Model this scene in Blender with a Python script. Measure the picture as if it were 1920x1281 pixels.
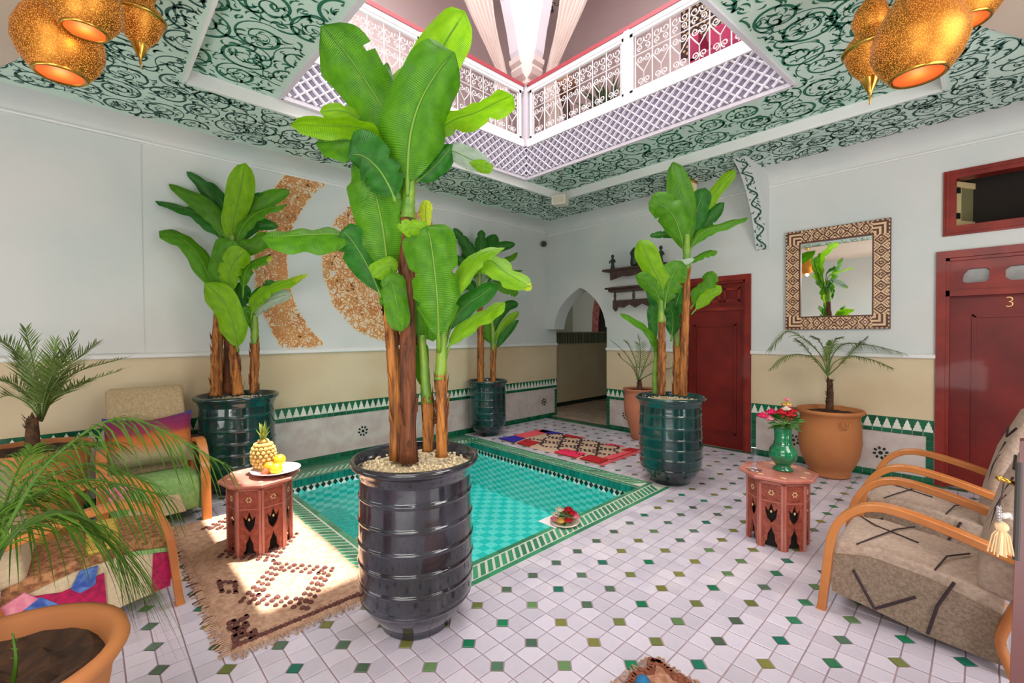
import bpy, bmesh, math, random
from math import sin, cos, pi, sqrt, atan2, radians
from mathutils import Vector as V, Matrix, Euler
random.seed(7)
for o in list(bpy.data.objects): bpy.data.objects.remove(o)
SC = bpy.context.scene
COL = SC.collection
# ------------------------------------------------------------------ camera
FPX = 837.7; CA, CP, CR = 0.811175, -0.0156957, -0.005306
CAM = V((4.823, -5.419, 1.35))
fw = V((-sin(CA)*cos(CP), cos(CA)*cos(CP), sin(CP))); rt0 = V((cos(CA), sin(CA), 0)); up0 = rt0.cross(fw)
rt = cos(CR)*rt0 + sin(CR)*up0; up = -sin(CR)*rt0 + cos(CR)*up0
cam = bpy.data.cameras.new('camera'); camo = bpy.data.objects.new('camera', cam); COL.objects.link(camo)
cam.sensor_width = 36; cam.lens = FPX*36/1920; cam.clip_start = 0.02; cam.clip_end = 100
camo.matrix_world = Matrix(((rt.x, up.x, -fw.x, CAM.x), (rt.y, up.y, -fw.y, CAM.y), (rt.z, up.z, -fw.z, CAM.z), (0, 0, 0, 1)))
SC.camera = camo
def P(x, y, d):                       # a surveyed point: photo pixel and distance -> world position
    r = rt*(x-960)/FPX + up*(640.5-y)/FPX + fw
    if r.x < 0: d = min(d, (-0.045-CAM.x)/r.x)        # stay clear of the left and right walls
    if r.y > 0: d = min(d, (-0.045-CAM.y)/r.y)
    return CAM + r*d
# ------------------------------------------------------------------ light
SC.view_settings.view_transform = 'Standard'; SC.view_settings.look = 'None'
SC.view_settings.gamma = 1; SC.view_settings.use_curve_mapping = False
SC.view_settings.exposure = 0.10
w = bpy.data.worlds.new('world'); SC.world = w; w.use_nodes = True
w.node_tree.nodes['Background'].inputs[0].default_value = (0.86, 0.92, 1.0, 1)
w.node_tree.nodes['Background'].inputs[1].default_value = 1.6
def area(name, loc, size, power, color=(1, 1, 1), rot=(0, 0, 0), size_y=None, spread=180):
    l = bpy.data.lights.new(name, 'AREA'); l.energy = power; l.color = color; l.size = size
    if size_y: l.shape = 'RECTANGLE'; l.size_y = size_y
    l.spread = radians(spread)
    o = bpy.data.objects.new(name, l); COL.objects.link(o); o.location = loc; o.rotation_euler = rot
    return o
sun = bpy.data.lights.new('sun', 'SUN'); sun.energy = 16; sun.angle = radians(0.8); sun.color = (1.0, 0.95, 0.86)
so = bpy.data.objects.new('sun', sun); COL.objects.link(so); so.location = (3, -2, 9)
SUND = V((-0.07, -0.17, -1.0)).normalized(); so.rotation_euler = SUND.to_track_quat('-Z', 'Y').to_euler()
area('skylight_glow', (2.45, -2.9, 6.15), 3.0, 185, (1.0, 0.97, 0.98), size_y=3.0)
area('courtyard_fill', (4.9, -6.3, 2.95), 2.2, 95, (1.0, 0.95, 0.9), (radians(28), 0, radians(20)), size_y=1.6)
area('far_fill', (6.3, -3.2, 2.6), 2.0, 80, (1.0, 0.96, 0.95), (0, radians(62), 0), size_y=1.6)
area('gallery_fill', (3.7, -4.2, 5.2), 2.0, 22, (1.0, .95, .96), (radians(80), 0, radians(45)), size_y=1.4)
area('bounce_fill', (5.2, -7.0, 0.5), 2.4, 75, (1.0, 0.98, 0.96), (radians(138), 0, radians(25)), size_y=.8)
area('end_bounce', (6.7, -3.4, 0.5), 2.4, 45, (1.0, 0.98, 0.96), (radians(138), 0, radians(90)), size_y=.8)
area('near_bounce', (1.6, -7.0, 0.5), 2.2, 20, (1.0, 0.98, 0.96), (radians(138), 0, radians(-10)), size_y=.8)
# ------------------------------------------------------------------ helpers
def lin(c):
    return tuple((x/255/12.92 if x/255 <= 0.04045 else ((x/255+0.055)/1.055)**2.4) for x in c)
def hexc(h): return tuple(int(h[i:i+2], 16) for i in (0, 2, 4))
MATS = {}
def M(name, col, rough=0.6, metal=0.0, var=None, bump=None, coat=0.0, emit=0.0, isl=0.0, trans=0.0, spec=0.5, ecol=None, noise2=None):
    """principled material; var=(scale, second colour); bump=(scale, strength); isl = brightness jitter per piece"""
    if name in MATS: return MATS[name]
    m = bpy.data.materials.new(name); m.use_nodes = True; nt = m.node_tree; n = nt.nodes; L = nt.links
    b = n['Principled BSDF']; c = lin(hexc(col)) + (1,)
    b.inputs['Base Color'].default_value = c; b.inputs['Roughness'].default_value = rough; b.inputs['Metallic'].default_value = metal
    b.inputs['Coat Weight'].default_value = coat; b.inputs['Coat Roughness'].default_value = 0.05
    b.inputs['Specular IOR Level'].default_value = spec
    tc = n.new('ShaderNodeTexCoord'); src = None
    if 'bark' in name:      # long vertical fibres
        mp_ = n.new('ShaderNodeMapping'); mp_.inputs['Scale'].default_value = (3.2, 3.2, .28); L.new(tc.outputs['Object'], mp_.inputs[0]); tco = mp_.outputs[0]
    else: tco = tc.outputs['Object']
    if var:
        nz = n.new('ShaderNodeTexNoise'); nz.inputs['Scale'].default_value = var[0]; nz.inputs['Detail'].default_value = 5
        L.new(tco, nz.inputs['Vector'])
        rp = n.new('ShaderNodeValToRGB'); rp.color_ramp.elements[0].position = 0.36; rp.color_ramp.elements[1].position = 0.64
        rp.color_ramp.elements[0].color = c; rp.color_ramp.elements[1].color = lin(hexc(var[1])) + (1,)
        L.new(nz.outputs['Fac'], rp.inputs[0]); src = rp.outputs[0]
    if isl:
        g = n.new('ShaderNodeNewGeometry'); oi = n.new('ShaderNodeObjectInfo'); ad = n.new('ShaderNodeMath'); ad.operation = 'ADD'
        L.new(g.outputs['Random Per Island'], ad.inputs[0]); L.new(oi.outputs['Random'], ad.inputs[1])
        fr = n.new('ShaderNodeMath'); fr.operation = 'FRACT'; L.new(ad.outputs[0], fr.inputs[0])
        mr = n.new('ShaderNodeMapRange'); mr.inputs[3].default_value = 1-isl; mr.inputs[4].default_value = 1+isl*0.6
        L.new(fr.outputs[0], mr.inputs[0])
        hs = n.new('ShaderNodeHueSaturation'); L.new(mr.outputs[0], hs.inputs['Value'])
        if src: L.new(src, hs.inputs['Color'])
        else: hs.inputs['Color'].default_value = c
        src = hs.outputs[0]
    if src: L.new(src, b.inputs['Base Color'])
    if bump:
        nb = n.new('ShaderNodeTexNoise'); nb.inputs['Scale'].default_value = bump[0]; nb.inputs['Detail'].default_value = 4
        L.new(tco, nb.inputs['Vector'])
        bp = n.new('ShaderNodeBump'); bp.inputs['Strength'].default_value = bump[1]; bp.inputs['Distance'].default_value = 0.01
        L.new(nb.outputs['Fac'], bp.inputs['Height']); L.new(bp.outputs[0], b.inputs['Normal'])
    if emit:
        b.inputs['Emission Color'].default_value = (lin(hexc(ecol)) + (1,)) if ecol else c; b.inputs['Emission Strength'].default_value = emit
    if trans:
        tr = n.new('ShaderNodeBsdfTranslucent'); mx = n.new('ShaderNodeMixShader'); mx.inputs[0].default_value = trans
        if src: L.new(src, tr.inputs[0])
        else: tr.inputs[0].default_value = c
        L.new(b.outputs[0], mx.inputs[1]); L.new(tr.outputs[0], mx.inputs[2]); L.new(mx.outputs[0], n['Material Output'].inputs[0])
    MATS[name] = m; return m
def newmesh(name, verts, faces, mats, smooth=False, idx=None):
    me = bpy.data.meshes.new(name); me.from_pydata([tuple(v) for v in verts], [], faces); me.update()
    for m in (mats if isinstance(mats, (list, tuple)) else [mats]): me.materials.append(m)
    if smooth: me.polygons.foreach_set('use_smooth', [True]*len(me.polygons))
    if idx: me.polygons.foreach_set('material_index', idx)
    return me
def put(name, me, parent=None, loc=None, rot=None, kind=None, label=None):
    o = bpy.data.objects.new(name, me); COL.objects.link(o)
    if parent: o.parent = parent
    if loc is not None: o.location = loc
    if rot is not None: o.rotation_euler = rot
    if kind: o['kind'] = kind
    if label: o['label'] = label
    return o
def thing(name, label, cat, loc=(0, 0, 0), rz=0, group=None):
    o = bpy.data.objects.new(name, None); COL.objects.link(o); o.location = loc; o.rotation_euler = (0, 0, rz)
    o.empty_display_size = 0.05; o['label'] = label; o['category'] = cat
    if group: o['group'] = group
    return o
def tag(o, label, cat, group=None):
    o['label'] = label; o['category'] = cat
    if group: o['group'] = group
    return o
class MB:
    """collects shapes into one mesh"""
    def __init__(s): s.v = []; s.f = []; s.i = []; s.mi = 0
    def add(s, vs, fs):
        k = len(s.v); s.v += [V(v) for v in vs]; s.f += [tuple(a+k for a in f) for f in fs]; s.i += [s.mi]*len(fs); return s
    def box(s, a, b, mat=None):
        x0, y0, z0 = a; x1, y1, z1 = b
        vs = [(x0, y0, z0), (x1, y0, z0), (x1, y1, z0), (x0, y1, z0), (x0, y0, z1), (x1, y0, z1), (x1, y1, z1), (x0, y1, z1)]
        if mat: vs = [mat @ V(v) for v in vs]
        return s.add(vs, [(0, 3, 2, 1), (4, 5, 6, 7), (0, 1, 5, 4), (1, 2, 6, 5), (2, 3, 7, 6), (3, 0, 4, 7)])
    def bbox(s, a, b, c=0.005, mat=None):
        """box with chamfered top and side edges (cheap bevel)"""
        x0, y0, z0 = a; x1, y1, z1 = b
        vs = [(x0+c, y0+c, z0), (x1-c, y0+c, z0), (x1-c, y1-c, z0), (x0+c, y1-c, z0),
              (x0, y0, z0+c), (x1, y0, z0+c), (x1, y1, z0+c), (x0, y1, z0+c),
              (x0, y0, z1-c), (x1, y0, z1-c), (x1, y1, z1-c), (x0, y1, z1-c),
              (x0+c, y0+c, z1), (x1-c, y0+c, z1), (x1-c, y1-c, z1), (x0+c, y1-c, z1)]
        if mat: vs = [mat @ V(v) for v in vs]
        fs = [(3, 2, 1, 0), (12, 13, 14, 15)]
        for k in (0, 4, 8):
            for j in range(4): fs.append((k+j, k+(j+1) % 4, k+4+(j+1) % 4, k+4+j))
        return s.add(vs, fs)
    def tube(s, pts, r, n=8, cap=True, flat=None):
        """swept tube; r number or list; flat=(a,b) rectangular section with 'up' z"""
        pts = [V(p) for p in pts]; m = len(pts)
        rs = r if isinstance(r, (list, tuple)) else [r]*m
        k = len(s.v); nrm = None
        for i, p in enumerate(pts):
            t = (pts[min(i+1, m-1)]-pts[max(i-1, 0)]).normalized()
            if nrm is None:
                nrm = t.cross(V((0, 0, 1)));
                if nrm.length < 1e-3: nrm = t.cross(V((0, 1, 0)))
                nrm.normalize()
            nrm = (nrm - t*nrm.dot(t)).normalized(); b = t.cross(nrm)
            for j in range(n):
                a = 2*pi*j/n; s.v.append(p + (nrm*cos(a)+b*sin(a))*rs[i])
        for i in range(m-1):
            for j in range(n):
                s.f.append((k+i*n+j, k+i*n+(j+1) % n, k+(i+1)*n+(j+1) % n, k+(i+1)*n+j)); s.i.append(s.mi)
        if cap:
            s.f.append(tuple(k+j for j in range(n))[::-1]); s.f.append(tuple(k+(m-1)*n+j for j in range(n))); s.i += [s.mi]*2
        return s
    def strap(s, pts, side, w, th):
        """bent lath: rectangular section swept in a plane whose normal is `side`"""
        pts = [V(p) for p in pts]; side = V(side).normalized(); k = len(s.v); m = len(pts)
        for i, p in enumerate(pts):
            t = (pts[min(i+1, m-1)]-pts[max(i-1, 0)]).normalized(); n_ = t.cross(side).normalized()
            for a, b in ((-1, -1), (1, -1), (1, 1), (-1, 1)): s.v.append(p + side*a*w/2 + n_*b*th/2)
        for i in range(m-1):
            for j in range(4): s.f.append((k+i*4+j, k+i*4+(j+1) % 4, k+(i+1)*4+(j+1) % 4, k+(i+1)*4+j)); s.i.append(s.mi)
        s.f += [(k, k+1, k+2, k+3), (k+m*4-1, k+m*4-2, k+m*4-3, k+m*4-4)]; s.i += [s.mi]*2
        return s
    def lathe(s, prof, n=24, c=(0, 0, 0), mat=None, ph=0, close=False):
        c = V(c); k = len(s.v); m = len(prof)
        for r, z in prof:
            for j in range(n):
                a = 2*pi*j/n+ph; v = V((r*cos(a), r*sin(a), z))
                s.v.append((mat @ v if mat else v) + c)
        for i in range(m-1):
            for j in range(n): s.f.append((k+i*n+j, k+i*n+(j+1) % n, k+(i+1)*n+(j+1) % n, k+(i+1)*n+j)); s.i.append(s.mi)
        return s
    def ball(s, c, r, n=8, m=6, sc=(1, 1, 1), mat=None):
        return s.lathe([(max(1e-4, r*sin(pi*i/m))*1.0, -r*cos(pi*i/m)) for i in range(m+1)], n, c, (mat or Matrix()) @ Matrix.Diagonal((sc[0], sc[1], sc[2], 1)))
    def mesh(s, name, mats, smooth=False):
        me = newmesh(name, s.v, s.f, mats, smooth, s.i if s.mi or any(s.i) else None); return me
    def build(s, name, mats, parent=None, smooth=False, **k):
        return put(name, s.mesh(name, mats, smooth), parent, **k)
def extr(poly, d, T):
    """polygon (u,v) extruded by depth d (w), mapped by T(u,v,w)->world; returns verts, faces"""
    n = len(poly); vs = [T(u, v, 0) for u, v in poly] + [T(u, v, d) for u, v in poly]
    fs = [tuple(range(n))[::-1], tuple(range(n, 2*n))] + [(i, (i+1) % n, (i+1) % n+n, i+n) for i in range(n)]
    return vs, fs
def holed(outer, holes, d, T, name, mat, parent=None, **k):
    """panel with holes cut through, thickness d"""
    bm = bmesh.new(); loops = []
    for lp in [outer]+holes:
        vs = [bm.verts.new((u, v, 0)) for u, v in lp]; loops.append(vs)
        for i in range(len(vs)): bm.edges.new((vs[i], vs[(i+1) % len(vs)]))
    bmesh.ops.triangle_fill(bm, use_beauty=True, use_dissolve=False, edges=bm.edges[:])
    r = bmesh.ops.extrude_face_region(bm, geom=bm.faces[:])
    for e in r['geom']:
        if isinstance(e, bmesh.types.BMVert): e.co.z = d
    for v in bm.verts: v.co = T(v.co.x, v.co.y, v.co.z)
    bmesh.ops.recalc_face_normals(bm, faces=bm.faces[:])
    me = bpy.data.meshes.new(name); bm.to_mesh(me); bm.free(); me.materials.append(mat)
    return put(name, me, parent, **k)
def cat(pts, n):
    """Catmull-Rom through pts, n samples"""
    pts = [V(p) for p in pts]; q = [pts[0]*2-pts[1]]+pts+[pts[-1]*2-pts[-2]]; out = []
    m = len(pts)-1
    for i in range(n):
        t = i/(n-1)*m; k = min(int(t), m-1); t -= k
        a, b, c, d = q[k:k+4]
        out.append(0.5*((2*b)+(c-a)*t+(2*a-5*b+4*c-d)*t*t+(3*b-a-3*c+d)*t*t*t))
    return out
def ellipse(cx, cy, rx, ry, n=12, a0=0): return [(cx+rx*cos(a0+2*pi*i/n), cy+ry*sin(a0+2*pi*i/n)) for i in range(n)]
# ------------------------------------------------------------------ materials
m_white = M('wall_paint', 'c3ccca', 0.75, var=(1.3, 'd0d2d0'), bump=(14, 0.12))
m_dado = M('dado_plaster', 'cfc0a0', 0.6, var=(1.6, 'c4b08e'), bump=(18, 0.15))
m_panel = M('pale_zellige', 'c9c2bb', 0.35, var=(7, 'b9aaa6'), bump=(9, 0.15))
m_green = M('green_zellige', '1f6e4c', 0.18, var=(5, '0f4c35'), isl=0.35, bump=(20, 0.15))
m_whitez = M('white_zellige', 'd8dccf', 0.25, isl=0.12, bump=(20, 0.15))
m_dark = M('black_zellige', '12251c', 0.25)
m_grout = M('grout', 'a98f93', 0.9, var=(3, '8d7c84'))
m_tile = M('floor_tile', 'bfb9c8', 0.22, var=(5, 'd0c9d2'), isl=0.13, bump=(7, 0.25))
m_ceil = M('ceiling_paint', 'bfdacd', 0.8, var=(0.8, 'cddfd5'))
m_scroll = M('scroll_paint', '1d6a51', 0.7)
m_scroll2 = M('scroll_dark', '27564c', 0.7)
m_trim = M('white_trim', 'dcdedc', 0.6)
m_pink = M('upper_wall', 'dcc2c2', 0.8, var=(0.7, 'e0caca'))
m_upwhite = M('upper_white', 'd6ced8', 0.6)
m_beige = M('beige_plaster', 'bdaa99', 0.8, var=(1, 'c6b5a6'))
m_red = M('red_door', '761a14', 0.42, var=(3, '60100c'), bump=(30, 0.1), coat=0.08, spec=.3)
m_redf = M('red_frame', '8a281e', 0.42, var=(5, '701c15'), bump=(30, 0.1), coat=0.08, spec=.3)
m_black = M('interior_shade', '1a130c', 0.9)  # near-black colour standing in for shade inside openings
m_mural = M('copper_calligraphy', 'b87030', 0.55, var=(6, 'c88a48')); m_mural2 = M('calligraphy_cream', 'e0cba6', .6)
# green accent dots: green <-> olive per piece
def dotmat():
    m = M('floor_dot', '2b6e55', 0.2, isl=0.2); nt = m.node_tree; n = nt.nodes; L = nt.links
    hs = [x for x in n if x.type == 'HUE_SAT'][0]; fr = [x for x in n if x.type == 'MATH' and x.operation == 'FRACT'][0]
    rp = n.new('ShaderNodeValToRGB'); rp.color_ramp.interpolation = 'CONSTANT'
    cols = ['1f7350', '6a7440', '4d6a58', '73753a', '1d6b5a', '5d7d52', '49604e']
    while len(rp.color_ramp.elements) < len(cols): rp.color_ramp.elements.new(0.5)
    for i, c in enumerate(cols): rp.color_ramp.elements[i].position = i/len(cols); rp.color_ramp.elements[i].color = lin(hexc(c))+(1,)
    m2 = n.new('ShaderNodeMath'); m2.operation = 'MULTIPLY'; m2.inputs[1].default_value = 7.31; f2 = n.new('ShaderNodeMath'); f2.operation = 'FRACT'
    L.new(fr.outputs[0], m2.inputs[0]); L.new(m2.outputs[0], f2.inputs[0]); L.new(f2.outputs[0], rp.inputs[0]); L.new(rp.outputs[0], hs.inputs['Color'])
    return m
m_dot = dotmat()
# ------------------------------------------------------------------ room shell
XL = -0.08                                  # left wall plane; right wall plane is y = 0
YN, XR, ZC, ZI = -7.6, 7.2, 3.10, 3.19      # near wall, right-hand end, ceiling, inner ring
PX0, PX1, PY0, PY1 = 0.42, 2.75, -4.16, -1.94     # water
OX0, OX1, OY0, OY1 = XL, 2.95, -4.36, -1.74       # pool surround
fl = MB()
for a, b in (((-2.2, YN-.2), (OX0, 3.6)), ((OX1, YN-.2), (XR+.2, 3.6)), ((OX0, YN-.2), (OX1, OY0)), ((OX0, OY1), (OX1, 3.6))):
    fl.box((a[0], a[1], -0.3), (b[0], b[1], -0.004))
floor = fl.build('floor', m_grout, kind='structure')
A_, B_ = 0.09375, 0.1; HD = 0.036; G = 0.0025
def tile_poly(cx, cy):      # which corner is clipped
    p = []
    cs = [(0, 0), (1, 0), (1, 1), (0, 1)]
    for k, (i, j) in enumerate(cs):
        x = G if i == 0 else A_-G; y = G if j == 0 else B_-G
        if (i, j) == (cx, cy):
            sx = 1 if i == 0 else -1; sy = 1 if j == 0 else -1
            e1 = (x+sx*HD, y); e2 = (x, y+sy*HD)
            p += [e2, e1] if (i, j) in ((0, 0), (1, 1)) else [e1, e2]
        else: p.append((x, y))
    return p
def prism(poly, z0, z1, c=0.0012):
    n = len(poly); cx = sum(p[0] for p in poly)/n; cy = sum(p[1] for p in poly)/n
    vs = [(x, y, z0) for x, y in poly]+[(x, y, z1-c) for x, y in poly]+[(cx+(x-cx)*(1-c*1.6/0.05), cy+(y-cy)*(1-c*1.6/0.05), z1) for x, y in poly]
    fs = [tuple(range(2*n, 3*n))]
    for k in (0, n):
        for i in range(n): fs.append((k+i, k+(i+1) % n, k+(i+1) % n+n, k+i+n))
    return vs, fs
TM = {}
for cx in (0, 1):
    for cy in (0, 1):
        v, f = prism(tile_poly(cx, cy), -0.006, 0); TM[(cx, cy)] = (v, f, newmesh('floor_tile', v, f, m_tile))
dv, df = prism([(HD-.003, 0), (0, HD-.003), (-HD+.003, 0), (0, -HD+.003)], -0.006, 0.0002); DM = newmesh('floor_dot', dv, df, m_dot)
tiles = []; dots = []
def proj(p):
    q = V(p)-CAM; d = q.dot(fw)
    return (960+FPX*q.dot(rt)/d, 640.5-FPX*q.dot(up)/d, d) if d > 0.05 else (-9999, -9999, 99)
for i in range(-37, 35):
    for j in range(-24, 43):
        x, y = 3.285+i*A_, -4.229+j*B_
        if not (XL-.05 < x < 6.3 and -6.5 < y < -0.07): continue
        if OX0 < x+A_/2 < OX1-.03 and OY0+.03 < y+B_/2 < OY1-.03: continue
        if OX0 < x+A_/2 < OX1+.02 and OY0-.02 < y+B_/2 < OY1+.02:
            if OX0 < x < OX1-A_ and OY0 < y < OY1-B_: continue
        ci, cj = (i % 2), (j % 2)
        tiles.append(((x, y), (ci, cj)))
        if ci == 0 and cj == 0 and not (OX0 < x < OX1+.02 and OY0-.02 < y < OY1+.02) and y < -.09: dots.append((x, y))
def split(lst, key):
    inn = []; out = []
    for t in lst:
        x, y = key(t); p = proj((x, y, 0))
        (inn if -20 < p[0] < 1940 and p[1] < 1300 and not (2.62 < x < 3.0 and -4.5 < y < -4.1) else out).append((p[2], t))
    inn.sort(key=lambda a: a[0]); return [t for _, t in inn[:300]], [t for _, t in inn[300:]]+[t for _, t in out]
big, rest = split(tiles, lambda t: (t[0][0]+.05, t[0][1]+.05))
for (x, y), c in big: put('floor_tile', TM[c][2], floor, (x, y, random.uniform(-.0006, .0006)), (random.uniform(-.006, .006), random.uniform(-.006, .006), 0))
mb = MB()
for (x, y), c in rest: mb.add([(a+x, b+y, z+random.uniform(-.0005, .0005)) for a, b, z in TM[c][0]], TM[c][1])
mb.build('floor_tile', m_tile, floor, kind='stuff')
big, rest = split(dots, lambda t: t)
for x, y in big: put('floor_dot', DM, floor, (x, y, 0))
mb = MB()
for x, y in rest: mb.add([(a+x, b+y, z) for a, b, z in dv], df)
mb.build('floor_dot', m_dot, floor, kind='stuff')
# green strips on the floor along the walls
sm = MB().bbox((0, 0, -.004), (.118, .075, .003), .002).mesh('border_tile', m_green)
sm2 = MB().bbox((0, 0, -.004), (.075, .118, .003), .002).mesh('border_tile', m_green)
for k in range(40):
    x = XL+.03+k*.12
    if x < 4.9: put('border_tile', sm, floor, (x, -.078, 0))
for k in range(14): put('border_tile', sm2, floor, (XL+.002, -.2-k*.12, 0))
for k in range(14): put('border_tile', sm2, floor, (XL+.002, -4.5-k*.12, 0))
put('threshold', MB().bbox((XL, -.001, -.004), (1.1, .10, .006), .003).mesh('threshold', m_green), floor)
# passage floor beyond the arch
mb = MB(); random.seed(3)
for i in range(18):
    for j in range(20):
        mb.bbox((-.6+i*.1, .12+j*.1, -.004), (-.6+i*.1+.095, .12+j*.1+.095, .002+random.random()*.002), .002)
mb.build('passage_tile', M('passage_tile', 'b59c8c', 0.35, isl=0.3), floor, kind='stuff')
# ---------------- left wall
def TL(u, v, w): return V((XL+w, u, v))          # u=y v=z
def TR(u, v, w): return V((u, -w, v))            # u=x v=z, w toward the room
wl = MB().box((XL-.25, YN-.2, -.3), (XL, .26, 3.3)).build('wall_left', m_white, kind='structure')
arch = [(XL, 1.43), (.09, 1.43), (.10, 1.50), (.13, 1.60), (.18, 1.71), (.25, 1.80), (.34, 1.89), (.44, 1.96), (.54, 2.02), (.62, 2.055), (.70, 2.02), (.80, 1.95), (.89, 1.87), (.97, 1.77), (1.03, 1.66), (1.065, 1.55), (1.08, 1.45), (1.10, 1.45), (1.10, 0)]
outl = [(2.2, 0), (2.2, 2.02), (3.03, 2.02), (3.03, 0), (4.54, 0), (4.54, 2.05), (5.75, 2.05), (5.75, 0), (XR+.2, 0), (XR+.2, 3.3), (XL, 3.3)] + arch
wr = holed(outl, [[(4.6, 2.2), (5.7, 2.2), (5.7, 2.715), (4.6, 2.715)]], -0.26, TR, 'wall_right', m_white, kind='structure')
MB().box((-.1, YN-.2, -.3), (XR+.2, YN, 3.3)).build('wall_near', m_white, kind='structure')
MB().box((XR, YN, -.3), (XR+.2, 0, 3.3)).build('wall_end', m_white, kind='structure')
# rails and mouldings
rail = [(0, 0), (.022, .0), (.03, .008), (.03, .03), (.018, .04), (0, .045)]
def mould(name, T, prof, u0, u1, z, mat, parent):
    n = len(prof); vs = [T(u0, z+b, a) for a, b in prof]+[T(u1, z+b, a) for a, b in prof]
    fs = [(i, (i+1) % n, (i+1) % n+n, i+n) for i in range(n)]+[tuple(range(n)), tuple(range(n, 2*n))[::-1]]
    return put(name, newmesh(name, vs, fs, mat), parent)
put('pilaster', MB().bbox((XL, -5.77, 1.21), (XL+.005, -5.07, 2.98), .0015).mesh('pilaster', m_white), wl)
mould('dado_rail', TL, rail, YN, .26, 1.165, m_trim, wl)
for a, b in ((1.1, 2.2), (3.03, 4.54), (5.75, XR)): mould('dado_rail', TR, rail, a, b, 1.115, m_trim, wr)
cr = [(0, 0), (.014, .002), (.018, .012), (.012, .022), (0, .026)]
mould('cornice_bead', TL, cr, YN, 0, 2.985, m_trim, wl); mould('cornice_bead', TR, cr, XL, XR, 2.93, m_trim, wr)
def cove(T, u0, u1, z0, parent):
    pr = [(0, z0)]+[(.26*(1-cos(a)), z0+(ZC-z0)*sin(a)) for a in [pi/2*k/8 for k in range(1, 9)]]
    n = len(pr); vs = [T(u0, b, a) for a, b in pr]+[T(u1, b, a) for a, b in pr]
    put('cove', newmesh('cove', vs, [(i, i+1, i+1+n, i+n) for i in range(n-1)], m_white, True), parent)
cove(TL, YN, 0.0, 3.01, wl); cove(TR, XL, XR, 2.955, wr)
# dado panels and tile work
def dado(T, u0, u1, zt, parent, wide, jl=False, jr=False, zb=0.0):
    def slab(name, a, b, c, d, th, mat): v, f = extr([(a, c), (b, c), (b, d), (a, d)], th, T); return put(name, newmesh(name, v, f, mat), parent)
    slab('dado_panel', u0, u1, zt, 1.165 if T is TL else 1.115, .006, m_dado)
    slab('tile_panel', u0, u1, 0, zt-.14, .006, m_panel)
    slab('frieze_ground', u0, u1, zt-.105, zt, .007, m_green)
    slab('frieze_border', u0, u1, zt-.14, zt-.10, .0065, m_whitez)
    mer = [(-.031, -.105), (.031, -.105), (.031, -.085), (.023, -.078), (.021, -.055), (.014, -.05), (.011, -.03), (.005, -.022), (0, -.008), (-.005, -.022), (-.011, -.03), (-.014, -.05), (-.021, -.055), (-.023, -.078), (-.031, -.085)]
    def local(poly, th):
        return extr(poly, th, lambda u, v, w: (T(u, v, w)-T(0, 0, 0)))
    v, f = local(mer, .013); mm = newmesh('merlon', v, f, m_whitez)
    v, f = local([(-.0335, 0), (.0335, 0), (.0335, .038), (-.0335, .038)], .012); ms = newmesh('strip_tile', v, f, m_green)
    v, f = local([(-.0335, 0), (.0335, 0), (.0335, .052), (-.0335, .052)], .014); mk = newmesh('skirting_tile', v, f, m_green)
    v, f = local([(-.024, 0), (.024, 0), (.024, .052), (-.024, .052)], .013); mj = newmesh('jamb_tile', v, f, m_green)
    n = max(1, int((u1-u0)/.07))
    for k in range(n):
        u = u0+(k+.5)*(u1-u0)/n
        put('merlon', mm, parent, T(u, zt, 0)); put('strip_tile', ms, parent, T(u, zt-.145, 0)); put('skirting_tile', mk, parent, T(u, 0.0, 0))
    for on, u in ((jl, u0+.026), (jr, u1-.026)):
        if on:
            for k in range(7): put('jamb_tile', mj, parent, T(u, .056+k*.055, 0))
def rosette(T, u, v, parent):
    mb = MB()
    for k in range(8):
        a = k*pi/4+.2; c, s = cos(a), sin(a)
        poly = [(u+.047*c+.016*c*x-.0125*s*y, v+.047*s+.016*s*x+.0125*c*y) for x, y in ((1, 0), (.3, .9), (-.7, .7), (-.9, 0), (-.7, -.7), (.3, -.9))]
        mb.add(*extr(poly, .010, T))
    mb.add(*extr(ellipse(u, v, .018, .018, 8), .011, T))
    mb.build('rosette', m_dark, parent)
dado(TL, -6.5, .255, .61, wl, .07, jr=True)
for u in (-.06, -1.1, -2.16, -3.14, -4.15, -5.2): rosette(TL, u, .25, wl)
dado(TR, 1.1, 2.19, .565, wr, .07, jl=True, jr=True); dado(TR, 3.035, 4.535, .565, wr, .07, jl=True, jr=True)
for u in (1.42, 3.45, 4.17): rosette(TR, u, .215, wr)
# ---------------- passage behind the arch
ps = MB().box((-.75, .5, 0), (-.63, 3.4, 1.4)).box((-.8, .26, 0), (XL-.25, .5, 3)).build('wall_passage', m_dado, kind='structure')
fr = MB()
for k in range(60): fr.bbox((-.632, .52+k*.048, 1.17), (-.618, .52+k*.048+.03, 1.38), .003)
fr.build('frieze_tile', M('dark_frieze', '3c4a35', 0.4, isl=0.5), ps, kind='stuff')
put('frieze_ground', MB().box((-.63, .5, 1.15), (-.622, 3.4, 1.4)).mesh('frieze_ground', M('frieze_cream', 'b5ad8e', 0.6)), ps)
put('skirting', MB().box((-.63, .5, 0), (-.61, 3.4, .07)).mesh('skirting', m_dark), ps)
bk = MB().box((-3.2, 3.4, 0), (2.2, 3.6, 3.1)).box((-2.4, .5, 0), (-2.25, 3.4, 3.1)).box((1.3, .26, 0), (1.45, 3.4, 3.1)).box((-2.4, .26, 2.9), (1.5, 3.6, 3.1))
bk.build('wall_back', M('passage_paint', 'b9bfae', 0.8), kind='structure')
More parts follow.
